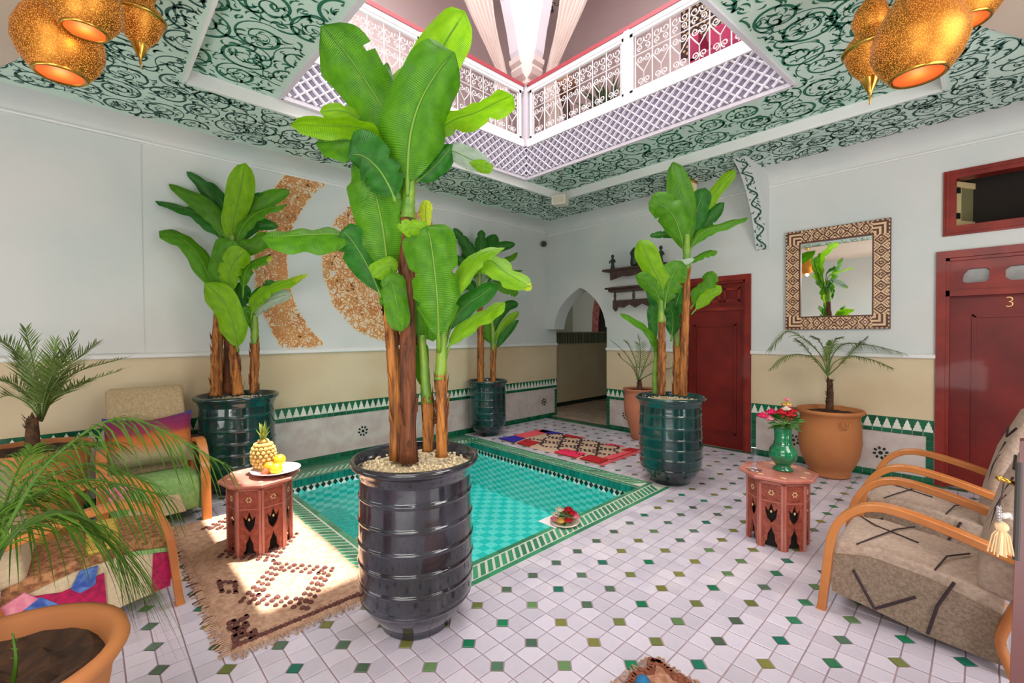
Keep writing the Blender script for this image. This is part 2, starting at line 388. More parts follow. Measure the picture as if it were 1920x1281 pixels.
# pointed doorway far down the passage
def ogive(w, h, zs, n=8):
    L = [(-w, 0), (-w, zs)]
    for k in range(1, n+1):
        t = k/n; L.append((-w*(1-t**1.6), zs+(h-zs)*sin(t*pi/2)**.9))
    return L+[(-x, z) for x, z in L[::-1][1:]]
def TB(u, v, w): return V((-1.12+u*.75, 3.4-w, v))
d3 = thing('inner_doorway', 'dark pointed doorway with a carved red surround seen through the wall arch', 'doorway', (0, 0, 0))
v, f = extr(ogive(.42, 2.35, 1.55), .01, TB); put('opening', newmesh('opening', v, f, m_black), d3)  # flat dark panel, the shade beyond the doorway is painted
holed(ogive(.66, 2.75, 1.6), [ogive(.42, 2.35, 1.55)[1:-1]+[(.42, .02), (-.42, .02)]], .06, TB, 'surround', M('pink_surround', 'a8625a', 0.6, var=(12, '7d3a30')), d3)
# ---------------- ceiling
def TC(z0):
    return lambda u, v, w: V((u, v, z0+w))
RX0, RX1, RY0, RY1 = 1.03, 4.62, -4.91, -0.915
OP = [(1.08, -1.62), (3.85, -1.61), (3.66, -4.30), (1.08, -4.31)]      # opening of the light well
ceil = holed([(XL-.2, YN-.2), (XR+.2, YN-.2), (XR+.2, .2), (XL-.2, .2)], [[(RX0, RY0), (RX1, RY0), (RX1, RY1), (RX0, RY1)]], .2, TC(ZC), 'ceiling', m_ceil, kind='structure')
ring = holed([(RX0, RY0), (RX1, RY0), (RX1, RY1), (RX0, RY1)], [OP], .36, TC(ZI), 'ceiling_ring', m_ceil, kind='structure')
mb = MB()      # white fascia and bead round the opening
for (x0, y0), (x1, y1) in zip([(RX0, RY0), (RX1, RY0), (RX1, RY1), (RX0, RY1)], [(RX1, RY0), (RX1, RY1), (RX0, RY1), (RX0, RY0)]):
    mb.box((min(x0, x1)-.012, min(y0, y1)-.012, ZC-.004), (max(x0, x1)+.012, max(y0, y1)+.012, ZI+.001)) if False else None
    mb.strap([(x0, y0, (ZC+ZI)/2-.003), (x1, y1, (ZC+ZI)/2-.003)], V((0, 0, 1)), ZI-ZC+.008, .02)
mb.build('fascia', m_trim, ring)
mb = MB()
for k in range(4): mb.strap([(*OP[k], ZI), (*OP[(k+1) % 4], ZI)], V((0, 0, 1)), .03, .03)
mb.build('opening_bead', m_upwhite, ring)
v, f = extr([(4.50, -2.35), (4.66, -2.02), (4.82, -1.68), (4.98, -1.36), (5.2, -.95), (XR, -.8), (XR, YN), (4.5, YN)], .06, lambda a, b, c: V((a, b, ZC-.012+c)))
put('trim_1', newmesh('trim_1', v, f, m_beige), kind='structure')
v, f = extr([(XL, -5.98), (.46, -5.80), (.70, -5.69), (1.2, -5.5), (2.0, -5.3), (4.5, -5.2), (4.5, YN), (XL, YN)], .06, lambda a, b, c: V((a, b, ZC-.012+c)))
put('trim_2', newmesh('trim_2', v, f, m_beige), kind='structure')
# ---------------- painted scrolls (flat print, as thin paint)
def ribbon(mb, pts, ws, T, ins):
    n = len(pts); prev = None
    for i in range(n):
        x, y = pts[i]
        if not ins(x, y): prev = None; continue
        x0, y0 = pts[max(i-1, 0)]; x1, y1 = pts[min(i+1, n-1)]
        dx, dy = x1-x0, y1-y0; l = sqrt(dx*dx+dy*dy) or 1; nx, ny = -dy/l*ws[i]/2, dx/l*ws[i]/2
        k = len(mb.v); mb.v += [T(x+nx, y+ny, 0), T(x-nx, y-ny, 0)]
        if prev is not None: mb.f.append((prev, prev+1, k+1, k)); mb.i.append(0)
        prev = k
def comma(mb, x, y, a, s, T, ins):
    n = 7; h = random.choice((-1, 1)); pts = []; ws = []
    for k in range(n):
        t = k/(n-1); b = a+h*t*2.2; pts.append((x+s*t*cos(a+h*t*1.3), y+s*t*sin(a+h*t*1.3))); ws.append(s*.30*sin(pi*min(1, t*1.02+.05))*(1-t*.35))
    ribbon(mb, pts, ws, T, ins)
def scrolls(name, bbox, T, ins, step, mat, parent, seed, lw=1.0):
    rnd = random.Random(seed); random.seed(seed); mb = MB(); x0, y0, x1, y1 = bbox; cs = []
    j = 0; y = y0
    while y < y1+step*.5:
        x = x0+(step*.5 if j % 2 else 0); i = 0
        while x < x1+step*.5:
            cs.append((x+rnd.uniform(-.14, .14)*step, y+rnd.uniform(-.12, .12)*step, (i+j) % 2, rnd.uniform(.44, .58)*step)); x += step*rnd.uniform(.92, 1.06); i += 1
        y += step*.86; j += 1
    for cx, cy, hand, R in cs:
        h = 1 if hand else -1; a0 = rnd.uniform(0, 2*pi); turns = rnd.uniform(1.5, 2.0)*2*pi; n = 44; pts = []; ws = []
        for k in range(n):
            t = k/(n-1); r = R*(.16+.84*t**.8); a = a0+h*turns*t
            pts.append((cx+r*cos(a), cy+r*sin(a))); ws.append(lw*step*(.020+.040*max(0, sin(pi*(t*1.25-.25)))**2))
        # tail curling the other way
        px, py = pts[-1]; dx, dy = px-pts[-2][0], py-pts[-2][1]; th = atan2(dy, dx); st = R*.16
        for k in range(14):
            th -= h*(.10+.05*k); px += st*cos(th)*(1-k*.045); py += st*sin(th)*(1-k*.045); pts.append((px, py)); ws.append(lw*step*(.046*(1-k/15)+.008))
        ribbon(mb, pts, ws, T, ins)
        pi_ = [(cx+R*.45*cos(a0+2+h*q*.5)*(.3+q*.06), cy+R*.45*sin(a0+2+h*q*.5)*(.3+q*.06)) for q in range(12)]
        ribbon(mb, pi_, [lw*step*.015]*12, T, ins)
        for k in range(26):
            a = rnd.uniform(0, 2*pi); r = R*rnd.choice((.22, .5, .55, .78, 1.18, 1.25)); comma(mb, cx+r*cos(a), cy+r*sin(a), rnd.uniform(0, 2*pi), step*rnd.uniform(.12, .24), T, ins)
    return mb.build(name, mat, parent)
def wob(a, s): return .045*sin(a*9+s)+.03*sin(a*23+s*2)
def in_outer(x, y):
    if RX0-.03 < x < RX1+.03 and RY0-.03 < y < RY1+.03: return False
    return x > .24+wob(y, 1) and y < -.13+wob(x, 2) and x < 4.84 and y > -5.83
scrolls('painted_scroll', (.2, -5.9, 4.9, -.1), lambda u, v, w: V((u, v, ZC-.0015)), in_outer, .27, m_scroll2, ceil, 5, 1.1)
scrolls('painted_scroll', (4.8, -1.9, 7, -.1), lambda u, v, w: V((u, v, ZC-.0015)), lambda x, y: y < -.13+wob(x, 2) and y > -1.9 and x > 4.84, .36, m_scroll2, ceil, 9)
def in_poly(x, y, P_):
    c = False; j = len(P_)-1
    for i in range(len(P_)):
        if (P_[i][1] > y) != (P_[j][1] > y) and x < (P_[j][0]-P_[i][0])*(y-P_[i][1])/(P_[j][1]-P_[i][1])+P_[i][0]: c = not c
        j = i
    return c
OPb = [(1.05, -1.58), (3.89, -1.57), (3.70, -4.35), (1.05, -4.36)]
scrolls('painted_scroll', (RX0, RY0, RX1, RY1), lambda u, v, w: V((u, v, ZI-.0015)), lambda x, y: RX0+.02 < x < RX1-.02 and RY0+.02 < y < RY1-.02 and not in_poly(x, y, OPb), .31, m_scroll, ring, 12, 1.15)
# bracket beam against the right wall
br = thing('wall_bracket', 'white plaster wall bracket with green painted vine edge, up between red door and mirror', 'bracket', (0, 0, 0))
pf = [(0, 2.27), (.03, 2.30), (.11, 2.50), (.22, 2.70), (.36, 2.88), (.52, 3.01), (.70, 3.10), (0, 3.10)]
cu = cat([V((0, -a, b)) for a, b in pf[:7]], 40)
v, f = extr([(q.y, q.z) for q in cu]+[(0, 3.10)], .125, lambda u, v, w: V((3.085+w, u, v))); put('body', newmesh('body', v, f, m_white), br)
mb = MB(); acc = 0
for k in range(1, 40):
    acc += (cu[k]-cu[k-1]).length
pts = []; s = 0
cl = [0]
for k in range(1, 40): cl.append(cl[-1]+(cu[k]-cu[k-1]).length)
def onarc(u, v):
    k = 0
    while k < 38 and cl[k+1] < v: k += 1
    t = (v-cl[k])/max(1e-6, cl[k+1]-cl[k]); p = cu[k].lerp(cu[k+1], max(0, min(1, t))); n_ = (cu[min(k+1, 39)]-cu[k]); n_ = V((0, -n_.z, n_.y)).normalized(); n_ = -n_ if n_.y > 0 else n_
    return V((3.085+u, p.y, p.z)) + V((0, n_.y, n_.z))*.002
vine = [(.0625+.036*sin(k*.36), k*.011) for k in range(int(cl[-1]/.011))]
ribbon(mb, vine, [.017]*len(vine), lambda u, v, w: onarc(u, v), lambda x, y: .004 < x < .121)
for k in range(60):
    comma(mb, random.uniform(.015, .11), k*cl[-1]/60, random.uniform(0, 6.3), .045, lambda u, v, w: onarc(u, v), lambda x, y: .004 < x < .121 and 0 < y < cl[-1])
mb.build('painted_vine', m_scroll2, br)
# copper calligraphy mural on the left wall
mu = thing('calligraphy_mural', 'copper coloured calligraphy of a disc inside a crescent on the left wall', 'mural', (XL, -2.7, 2.1))
def squig(name, ins, bbox, n, seed):
    rnd = random.Random(seed); mb = MB()
    T = lambda u, v, w: V((.006, u+2.7, v-2.1))
    for k in range(n):
        y = rnd.uniform(bbox[0], bbox[2]); z = rnd.uniform(bbox[1], bbox[3])
        if not ins(y, z): continue
        rx = rnd.uniform(.022, .055); ry = rx*rnd.uniform(.45, 1); a = rnd.uniform(0, pi); sw = rnd.uniform(3.0, 7.5); p0 = rnd.uniform(0, 6.28); dr = rnd.uniform(0, .05)
        pts = []; m_ = 16
        for q in range(m_):
            t = q/(m_-1); e = p0+sw*t; x_ = rx*cos(e)+dr*t; y_ = ry*sin(e); pts.append((y+x_*cos(a)-y_*sin(a), z+x_*sin(a)+y_*cos(a)))
        d = rnd.uniform(0, .002)
        ribbon(mb, pts, [.0080+.003*sin(q*.9+k) for q in range(m_)], lambda u, v, w: V((.0055+d, u+2.7, v-2.1)), ins)
        mb.mi = 1; k0 = len(mb.f); ribbon(mb, pts, [.034]*m_, lambda u, v, w: V((.003+d*.5, u+2.7, v-2.1)), ins)
        mb.i[k0:] = [1]*(len(mb.f)-k0); mb.mi = 0
    return mb.build(name, [m_mural, m_mural2], mu)
DC = (-2.71, 2.13); 
squig('disc', lambda y, z: (y-DC[0])**2+(z-DC[1])**2 < .87**2, (-3.6, 1.2, -1.8, 3.05), 1900, 3)
squig('crescent', lambda y, z: (y+2.72)**2+(z-2.07)**2 < 1.52**2 and (y+2.78)**2+(z-2.1)**2 > 1.15**2 and 1.225 < z < 3.0 and y < -3.3, (-4.3, 1.2, -3.3, 3.0), 1700, 4)
# white ceiling box, camera, sconce
bx = thing('ceiling_speaker', 'small white box fixed at the far corner of the ceiling step', 'speaker', (1.13, -1.06, 3.1), .4)
MB().bbox((-.09, -.07, -.12), (.09, .07, 0), .008).build('housing', M('off_white', 'd8d3c4', 0.5), bx)
put('grille', MB().box((-.07, -.074, -.105), (.07, -.07, -.02)).mesh('grille', M('speaker_grille', 'c9c2ae', 0.8)), bx)
cc = thing('security_camera', 'small dark dome camera high in the far corner of the room', 'camera', (XL+.05, -.10, 2.80))
MB().lathe([(.001, .035), (.05, .035), (.055, .01), (.05, 0)], 16, mat=Matrix.Rotation(radians(-60), 4, V((1, 1, 0)).normalized())).build('base', M('cctv_grey', 'a5aaa6', 0.5), cc, True)
MB().ball((.012, -.012, -.01), .04, 12, 8).build('dome', M('cctv_dark', '23282a', 0.15), cc, True)
# ------------------------------------------------------------------ pool
random.seed(11)
m_pt = M('pool_bar_tile', '3f8f68', 0.2, isl=0.35, bump=(20, .15)); m_band = M('pool_band_tile', '0f7f6e', 0.15, isl=0.3)
pool = thing('plunge_pool', 'small turquoise tiled plunge pool with a green zellige surround', 'pool', (0, 0, 0))
mb = MB()
for a, b in (((OX0, OY0), (PX0, OY1)), ((PX1, OY0), (OX1, OY1)), ((PX0, OY0), (PX1, PY0)), ((PX0, PY1), (PX1, OY1))):
    mb.box((a[0]+.0, a[1], -.06), (b[0], b[1], .0005))
mb.build('surround', m_whitez, pool)
def side(p0, p1, inw, wdt=.20):
    """one side of the surround from p0 to p1; inw = unit vector from outside to the water"""
    p0, p1, inw = V((*p0, 0)), V((*p1, 0)), V((*inw, 0)); d = p1-p0; Ln = d.length; d.normalize()
    T = lambda u, v, w: p0+d*u+inw*v+V((0, 0, w))
    def bar(name, poly, h, me=[None]):
        v, f = extr(poly, h, lambda u, v, w: d*u+inw*v+V((0, 0, w))); return newmesh(name, v, f, m_pt)
    s = .105; n = int(Ln/s); s = Ln/n
    m1 = bar('strip_tile', [(.002, .0), (s-.002, 0), (s-.002, .032), (.002, .032)], .004)
    m2 = bar('bar_tile', [(.0, .047), (.034, .047), (.034+.075, .148), (.075, .148)], .004)
    for k in range(n):
        put('strip_tile', m1, pool, T(k*s, .002, 0)); put('strip_tile', m1, pool, T(k*s, wdt-.036, 0))
    nb = int((Ln-.1)/.056)
    for k in range(nb): put('bar_tile', m2, pool, T(.02+k*(Ln-.13)/nb, 0, 0))
side((OX1, OY0), (OX1, OY1), (-1, 0)); side((.22, OY0), (PX1, OY0), (0, 1)); side((PX1, OY1), (.22, OY1), (0, -1)); side((.22, OY1), (.22, OY0), (1, 0))
pb = MB().bbox((0, 0, 0), (.094, .10, .004), .001).mesh('plain_tile', m_green)
for k in range(26):
    for q in range(3): put('plain_tile', pb, pool, (XL+.012+q*.097, OY0+.01+k*.1, 0))
def poolmat(name, c1, c2, sx, sy, kind='checker', rot=0):
    m = bpy.data.materials.new(name); m.use_nodes = True; n = m.node_tree.nodes; L = m.node_tree.links; b = n['Principled BSDF']
    tc = n.new('ShaderNodeTexCoord'); mp = n.new('ShaderNodeMapping'); mp.inputs['Scale'].default_value = (sx, sy, sx if kind == 'w' else 1); mp.inputs['Rotation'].default_value = (0, 0, rot)
    ck = n.new('ShaderNodeTexChecker'); ck.inputs['Scale'].default_value = 1; ck.inputs[1].default_value = lin(hexc(c1))+(1,); ck.inputs[2].default_value = lin(hexc(c2))+(1,)
    L.new(tc.outputs['UV'], mp.inputs[0]); L.new(mp.outputs[0], ck.inputs[0]); nz = n.new('ShaderNodeTexNoise'); nz.inputs['Scale'].default_value = 30
    mx = n.new('ShaderNodeMixRGB'); mx.inputs[0].default_value = .25; mx.blend_type = 'OVERLAY'; L.new(ck.outputs[0], mx.inputs[1]); L.new(nz.outputs['Fac'], mx.inputs[2])
    L.new(mx.outputs[0], b.inputs['Base Color']); b.inputs['Roughness'].default_value = .25; return m
def uvplane(name, pts, mat, parent, su, sv):
    me = newmesh(name, pts, [(0, 1, 2, 3)], mat); uv = me.uv_layers.new(name='u')
    for i, c in enumerate(((0, 0), (su, 0), (su, sv), (0, sv))): uv.data[i].uv = c
    return put(name, me, parent)
m_pwall = poolmat('pool_wall', 'f0fffc', '55e2d6', 13, 26); m_pfloor = poolmat('pool_floor', 'a8fffa', '3ae4e0', 11, 11)
DP = -.52
W_, H_ = PX1-PX0, PY1-PY0
uvplane('pool_wall', [(PX0, PY1, DP), (PX1, PY1, DP), (PX1, PY1, -.1), (PX0, PY1, -.1)], m_pwall, pool, W_, .5)
uvplane('pool_wall', [(PX0, PY0, DP), (PX0, PY1, DP), (PX0, PY1, -.1), (PX0, PY0, -.1)], m_pwall, pool, H_, .5)
uvplane('pool_wall', [(PX1, PY1, DP), (PX1, PY0, DP), (PX1, PY0, -.1), (PX1, PY1, -.1)], m_pwall, pool, H_, .5)
uvplane('pool_wall', [(PX1, PY0, DP), (PX0, PY0, DP), (PX0, PY0, -.1), (PX1, PY0, -.1)], m_pwall, pool, W_, .5)
uvplane('pool_floor', [(PX0, PY0, DP), (PX1, PY0, DP), (PX1, PY1, DP), (PX0, PY1, DP)], m_pfloor, pool, W_, H_)
lg = MB().bbox((PX0, PY0, DP), (PX1, PY0+.55, -.36), .01).build('bench', M('pool_bench', '55d0c8', .3, var=(30, '2aa79f')), pool)
# band of tiles above the water and the toothed course under it
mb_ = MB().box((PX0-.01, PY1, -.1), (PX1+.01, PY1+.012, 0)).box((PX0-.012, PY0, -.1), (PX0, PY1, 0)).box((PX1, PY0, -.1), (PX1+.012, PY1, 0)).box((PX0, PY0-.012, -.1), (PX1, PY0, 0)).build('band_ground', m_whitez, pool)
tb = {}
for key, (dx, dy) in {'far': ((1, 0), (0, -1)), 'lft': ((0, 1), (1, 0)), 'near': ((1, 0), (0, 1)), 'rgt': ((0, 1), (-1, 0))}.items():
    d = V((*dx, 0)); q = V((*dy, 0)); T = lambda u, v, w, d=d, q=q: d*u+q*w+V((0, 0, v))
    v1, f1 = extr([(.002, -.068), (.056, -.068), (.056, -.002), (.002, -.002)], .006, T)
    v2, f2 = extr([(.029, -.135), (.052, -.108), (.029, -.078), (.006, -.108)], .006, T)
    a = newmesh('band_tile', v1, f1, m_band); b = newmesh('tooth_tile', v2, f2, m_dark)
    o0 = {'far': V((PX0, PY1, 0)), 'lft': V((PX0, PY0, 0)), 'near': V((PX0, PY0, 0)), 'rgt': V((PX1, PY0, 0))}[key]
    for k in range(int(((W_ if dx[0] else H_)-.01)/.058)):
        put('band_tile', a, pool, o0+d*(k*.058+.005))
        if key in ('far', 'lft'): put('tooth_tile', b, pool, o0+d*(k*.058+.005)+V((0, 0, .012)))
wm = bpy.data.materials.new('pool_water'); wm.use_nodes = True; n = wm.node_tree.nodes; L = wm.node_tree.links; n.remove(n['Principled BSDF'])
tr = n.new('ShaderNodeBsdfTransparent'); tr.inputs[0].default_value = (.66, 1.0, .98, 1); gl = n.new('ShaderNodeBsdfGlossy'); gl.inputs['Roughness'].default_value = .03
fr_ = n.new('ShaderNodeFresnel'); fr_.inputs[0].default_value = 1.33; mx = n.new('ShaderNodeMixShader'); nz = n.new('ShaderNodeTexNoise'); nz.inputs['Scale'].default_value = 9; bp = n.new('ShaderNodeBump')
bp.inputs['Strength'].default_value = .25; bp.inputs['Distance'].default_value = .02; tc = n.new('ShaderNodeTexCoord'); L.new(tc.outputs['Object'], nz.inputs[0]); L.new(nz.outputs['Fac'], bp.inputs['Height'])
L.new(bp.outputs[0], gl.inputs['Normal']); L.new(bp.outputs[0], fr_.inputs['Normal']); L.new(fr_.outputs[0], mx.inputs[0]); L.new(tr.outputs[0], mx.inputs[1]); L.new(gl.outputs[0], mx.inputs[2]); L.new(mx.outputs[0], n['Material Output'].inputs[0])
put('water', newmesh('water', [(PX0, PY0, -.13), (PX1, PY0, -.13), (PX1, PY1, -.13), (PX0, PY1, -.13)], [(0, 1, 2, 3)], wm), pool)
# ------------------------------------------------------------------ doors, window, mirror
def frame_box(mb, T, u0, u1, v0, v1, w0, w1):
    v, f = extr([(u0, v0), (u1, v0), (u1, v1), (u0, v1)], w1-w0, lambda a, b, c: T(a, b, c+w0)); mb.add(v, f)
def panel(name, T, u0, u1, v0, v1, w, parent, mat, m=.035):
    """raised moulding round a sunk panel"""
    mb = MB()
    for k, (a, d) in enumerate(((0, .022), (.012, .03))):
        e = m-a
        frame_box(mb, T, u0+a, u0+a+.014, v0+a, v1-a, w, w+d*.6); frame_box(mb, T, u1-a-.014, u1-a, v0+a, v1-a, w, w+d*.6)
        frame_box(mb, T, u0+a, u1-a, v0+a, v0+a+.014, w, w+d*.6); frame_box(mb, T, u0+a, u1-a, v1-a-.014, v1-a, w, w+d*.6)
    return mb.build(name, mat, parent)
dr = thing('wall_door', '', 'door'); bpy.data.objects.remove(dr)
def mkdoor(idx, x0, x1, zt, label):
    mb = MB()
    for a in ((x0, x0+.06, 0, zt), (x1-.06, x1, 0, zt), (x0+.06, x1-.06, zt-.06, zt)): frame_box(mb, TR, a[0], a[1], a[2], a[3], -.10, .025)
    for a in ((x0+.06, x0+.085, 0, zt-.06), (x1-.085, x1-.06, 0, zt-.06), (x0+.06, x1-.06, zt-.085, zt-.06)): frame_box(mb, TR, a[0], a[1], a[2], a[3], -.10, -.0)
    d = mb.build('door_%d' % idx, m_redf, kind='structure'); return d
D1 = mkdoor(1, 2.20, 3.03, 2.02, '')
mb = MB(); frame_box(mb, TR, 2.26, 2.97, -.02, 1.96, -.10, -.04); leaf = mb.build('door_leaf', m_red, D1)
panel('panel', TR, 2.36, 2.86, .16, 1.46, -.04, leaf, m_red)
mb = MB(); frame_box(mb, TR, 2.28, 2.95, 1.62, 1.66, -.04, -.015); mb.build('cross_rail', m_redf, leaf)
for a, b in ((2.32, 2.52), (2.56, 2.68), (2.72, 2.90)):
    panel('small_panel', TR, a, b, 1.72, 1.88, -.04, leaf, m_redf)
for z in (.35, 1.0, 1.6): MB().tube([(2.955, .012, z), (2.955, .012, z+.09)], .009, 8).build('hinge', m_dark, D1)
D3 = mkdoor(3, 4.54, 5.75, 2.05, '')
mb = MB(); frame_box(mb, TR, 4.625, 5.665, -.02, 1.66, -.14, -.08); leaf3 = mb.build('door_leaf', m_red, D3)
panel('panel', TR, 4.76, 5.53, .16, 1.50, -.08, leaf3, m_red, .05)
tp = holed([(4.60, 1.70), (5.69, 1.70), (5.69, 1.99), (4.60, 1.99)], [[(4.70, 1.79), (4.71, 1.85), (4.74, 1.89), (4.84, 1.89), (4.86, 1.87), (4.86, 1.80), (4.84, 1.77), (4.72, 1.77)], [(4.98, 1.77), (5.42, 1.77), (5.45, 1.80), (5.45, 1.86), (5.42, 1.89), (4.98, 1.89), (4.95, 1.86), (4.95, 1.80)]], .05, lambda u, v, w: TR(u, v, w-.075), 'transom', m_redf, D3)
m_glassd = M('grey_glass', '6b6b68', 0.15, var=(6, '8a8886'))
mb = MB(); frame_box(mb, TR, 4.66, 5.5, 1.74, 1.92, -.072, -.066); mb.build('transom_glass', m_glassd, tp)
mb = MB(); frame_box(mb, TR, 4.60, 5.69, 1.66, 1.71, -.10, .0); mb.build('cross_rail', m_redf, D3)
fc = bpy.data.curves.new('number', 'FONT'); fc.body = '3'; fc.size = .125; fc.extrude = .004; fc.bevel_depth = 0; fc.offset = -.003
fo = bpy.data.objects.new('door_number', fc); COL.objects.link(fo); me = bpy.data.meshes.new_from_object(fo); bpy.data.objects.remove(fo)
me.materials.clear(); me.materials.append(M('brass_number', 'dcb070', .3, .6)); put('door_number', me, leaf3, (4.945, .076, 1.555), (pi/2, 0, 0))
# dark backing, paints in the unlit room behind door / window openings
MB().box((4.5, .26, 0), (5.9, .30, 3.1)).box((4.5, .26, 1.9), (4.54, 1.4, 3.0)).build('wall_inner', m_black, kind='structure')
wn = MB()
for a in ((4.58, 4.66, 2.18, 2.735), (5.66, 5.72, 2.18, 2.735), (4.66, 5.66, 2.18, 2.26), (4.66, 5.66, 2.665, 2.735)): frame_box(wn, TR, a[0], a[1], a[2], a[3], -.12, .02)
for a in ((4.60, 4.62, 2.2, 2.72), (5.68, 5.70, 2.2, 2.72), (4.62, 5.68, 2.2, 2.215), (4.62, 5.68, 2.70, 2.715)): frame_box(wn, TR, a[0], a[1], a[2], a[3], .02, .03)
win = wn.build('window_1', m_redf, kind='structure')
sash = MB(); Rz = Matrix.Translation((4.665, .06, 2.27)) @ Matrix.Rotation(radians(62), 4, 'Z')
m_cream = M('cream_paint', 'cdb888', .5)
for a in ((0, .05, 0, .385), (.29, .34, 0, .385), (.05, .29, 0, .05), (.05, .29, .335, .385)): sash.box((a[0], 0, a[2]), (a[1], .03, a[3]), Rz)
sh = sash.build('window_sash', m_cream, win); 
for z in (.06, .28): MB().box((-.012, -.012, z), (.02, .034, z+.05), Rz).build('hinge', m_dark, sh)
put('sash_glass', MB().box((.05, .012, .05), (.29, .018, .335), Rz).mesh('sash_glass', M('sash_glass', '7d7a55', .1)), sh)
# mirror
mi = thing('wall_mirror', 'square wall mirror in a brown and cream diamond-patterned inlay frame', 'mirror', (0, 0, 0))
m_fb = M('mirror_brown', '5c3420', .4, var=(30, '472615')); m_fc = M('bone_inlay', 'dcb994', .4, isl=.12)
mx0, mx1, mz0, mz1, fwid = 3.38, 4.235, 1.385, 2.41, .135
mb = MB(); e = .0
for a in ((mx0, mx0+fwid, mz0, mz1), (mx1-fwid, mx1, mz0, mz1), (mx0+fwid, mx1-fwid, mz0, mz0+fwid), (mx0+fwid, mx1-fwid, mz1-fwid, mz1)): frame_box(mb, TR, a[0], a[1], a[2], a[3], .0, .035)
mb.build('frame', m_fb, mi)
mr = bpy.data.materials.new('mirror_glass'); mr.use_nodes = True; b = mr.node_tree.nodes['Principled BSDF']; b.inputs['Base Color'].default_value = (.93, .95, .93, 1); b.inputs['Metallic'].default_value = 1; b.inputs['Roughness'].default_value = .01
mb = MB(); frame_box(mb, TR, mx0+fwid-.004, mx1-fwid+.004, mz0+fwid-.004, mz1-fwid+.004, .002, .012); mb.build('mirror_glass', mr, mi)
ib = MB(); st = .009
def inlay_cell(u, v):
    """bone or brown at point of the frame"""
    ou = min(u-mx0, mx1-u); ov = min(v-mz0, mz1-v)
    if min(ou, ov) < .012: return (int((u-mx0+v-mz0)/.018) % 2 == 0) and min(ou, ov) > .004
    inner = max(ou, ov) < 0
    if ou < fwid and ov < fwid:
        d = max(fwid-ou, fwid-ov); return .012 < d < .030 or .048 < d < .066 or .084 < d < .10
    if ou < fwid: a, l, t = ou-fwid/2, mz1-mz0-2*fwid, v-mz0-fwid
    else: a, l, t = ov-fwid/2, mx1-mx0-2*fwid, u-mx0-fwid
    if abs(a) > fwid/2-.012: return False
    nn = round(l/.105); c = l/nn; x = abs(((t/c) % 1)-.5)*2; y = abs(a)/(fwid/2-.01); d = x+y
    return d < .22 or .42 < d < .66 or 1.02 < d < 1.26 or 1.5 < d < 1.8
u = mx0+.004
while u < mx1-.004:
    v = mz0+.004
    while v < mz1-.004:
        if min(u-mx0, mx1-u, v-mz0, mz1-v) < fwid-.004 and inlay_cell(u+st/2, v+st/2):
            k = len(ib.v); ib.v += [TR(u, v, .0365), TR(u+st, v, .0365), TR(u+st, v+st, .0365), TR(u, v+st, .0365)]; ib.f.append((k, k+1, k+2, k+3)); ib.i.append(0)
        v += st
    u += st
ib.build('bone_inlay', m_fc, mi, kind='stuff')
# wall shelf with figures
m_dw = M('dark_carved_wood', '4a332c', .6, var=(20, '33231e'))
sf = thing('wall_shelf', 'dark carved wooden double wall shelf with scalloped brackets behind the banana leaves', 'shelf', (0, 0, 0))
MB().bbox((1.16, -.20, 2.215), (2.10, -.001, 2.245), .006).build('shelf_board', m_dw, sf)
ap = [(1.27, 2.215), (1.27, 2.09), (1.36, 2.11), (1.45, 2.13), (1.55, 2.12), (1.65, 2.13), (1.78, 2.12), (1.9, 2.11), (2.0, 2.09), (2.0, 2.215)]
v, f = extr(ap, .02, lambda u, v, w: V((u, -.15-w, v))); put('apron', newmesh('apron', v, f, m_dw), sf)
MB().bbox((1.20, -.20, 1.965), (2.06, -.001, 1.99), .006).bbox((1.24, -.17, 1.93), (2.02, -.001, 1.965), .006).build('shelf_board', m_dw, sf)
for x in (1.33, 1.62, 1.92): MB().lathe([(.012, 0), (.022, .01), (.014, .03), (.02, .07), (.013, .11), (.022, .13)], 10, (x, -.14, 1.80)).bbox((x-.03, -.16, 1.93), (x+.03, -.1, 1.965), .004).build('spindle', m_dw, sf)
ap = [(1.30, 1.81), (1.30, 1.70), (1.34, 1.66), (1.38, 1.72), (1.46, 1.705), (1.55, 1.75), (1.64, 1.70), (1.74, 1.75), (1.84, 1.705), (1.9, 1.72), (1.94, 1.66), (1.98, 1.7), (1.98, 1.81)]
v, f = extr(ap, .03, lambda u, v, w: V((u, -.12-w, v))); put('apron', newmesh('apron', v, f, m_redw if 'm_redw' in globals() else m_dw), sf)
def figurine(x, z, h, label, kind=0):
    t = thing('figurine', label, 'figurine', (x, -.12, z)); m = M('bronze_figure', '2f3a34', .45, .5)
    if kind == 0:
        MB().lathe([(.001, 0), (.035, 0), (.03, .02), (.02, h*.4), (.03, h*.62), (.012, h*.76), (.012, h*.8)], 12).build('body', m, t, True)
        MB().ball((0, 0, h*.9), h*.12, 10, 8, (.9, .9, 1.1)).build('head', m, t, True)
        for s in (-1, 1): MB().tube([(s*.026, 0, h*.66), (s*.05, -.01, h*.5), (s*.02, -.03, h*.42)], [.009, .008, .006], 6).build('arm', m, t, True)
    else:
        MB().lathe([(.001, 0), (.04, 0), (.055, .05), (.045, h*.5), (.06, h*.72), (.03, h*.9), (.001, h)], 12).build('body', m, t, True)
figurine(1.28, 2.245, .2, 'small dark standing figurine at the left end of the wall shelf')
figurine(1.62, 2.245, .26, 'dark lidded jar figure in the middle of the wall shelf, by the bright leaf', 1)
figurine(2.0, 2.245, .22, 'dark slim figurine at the right end of the wall shelf')
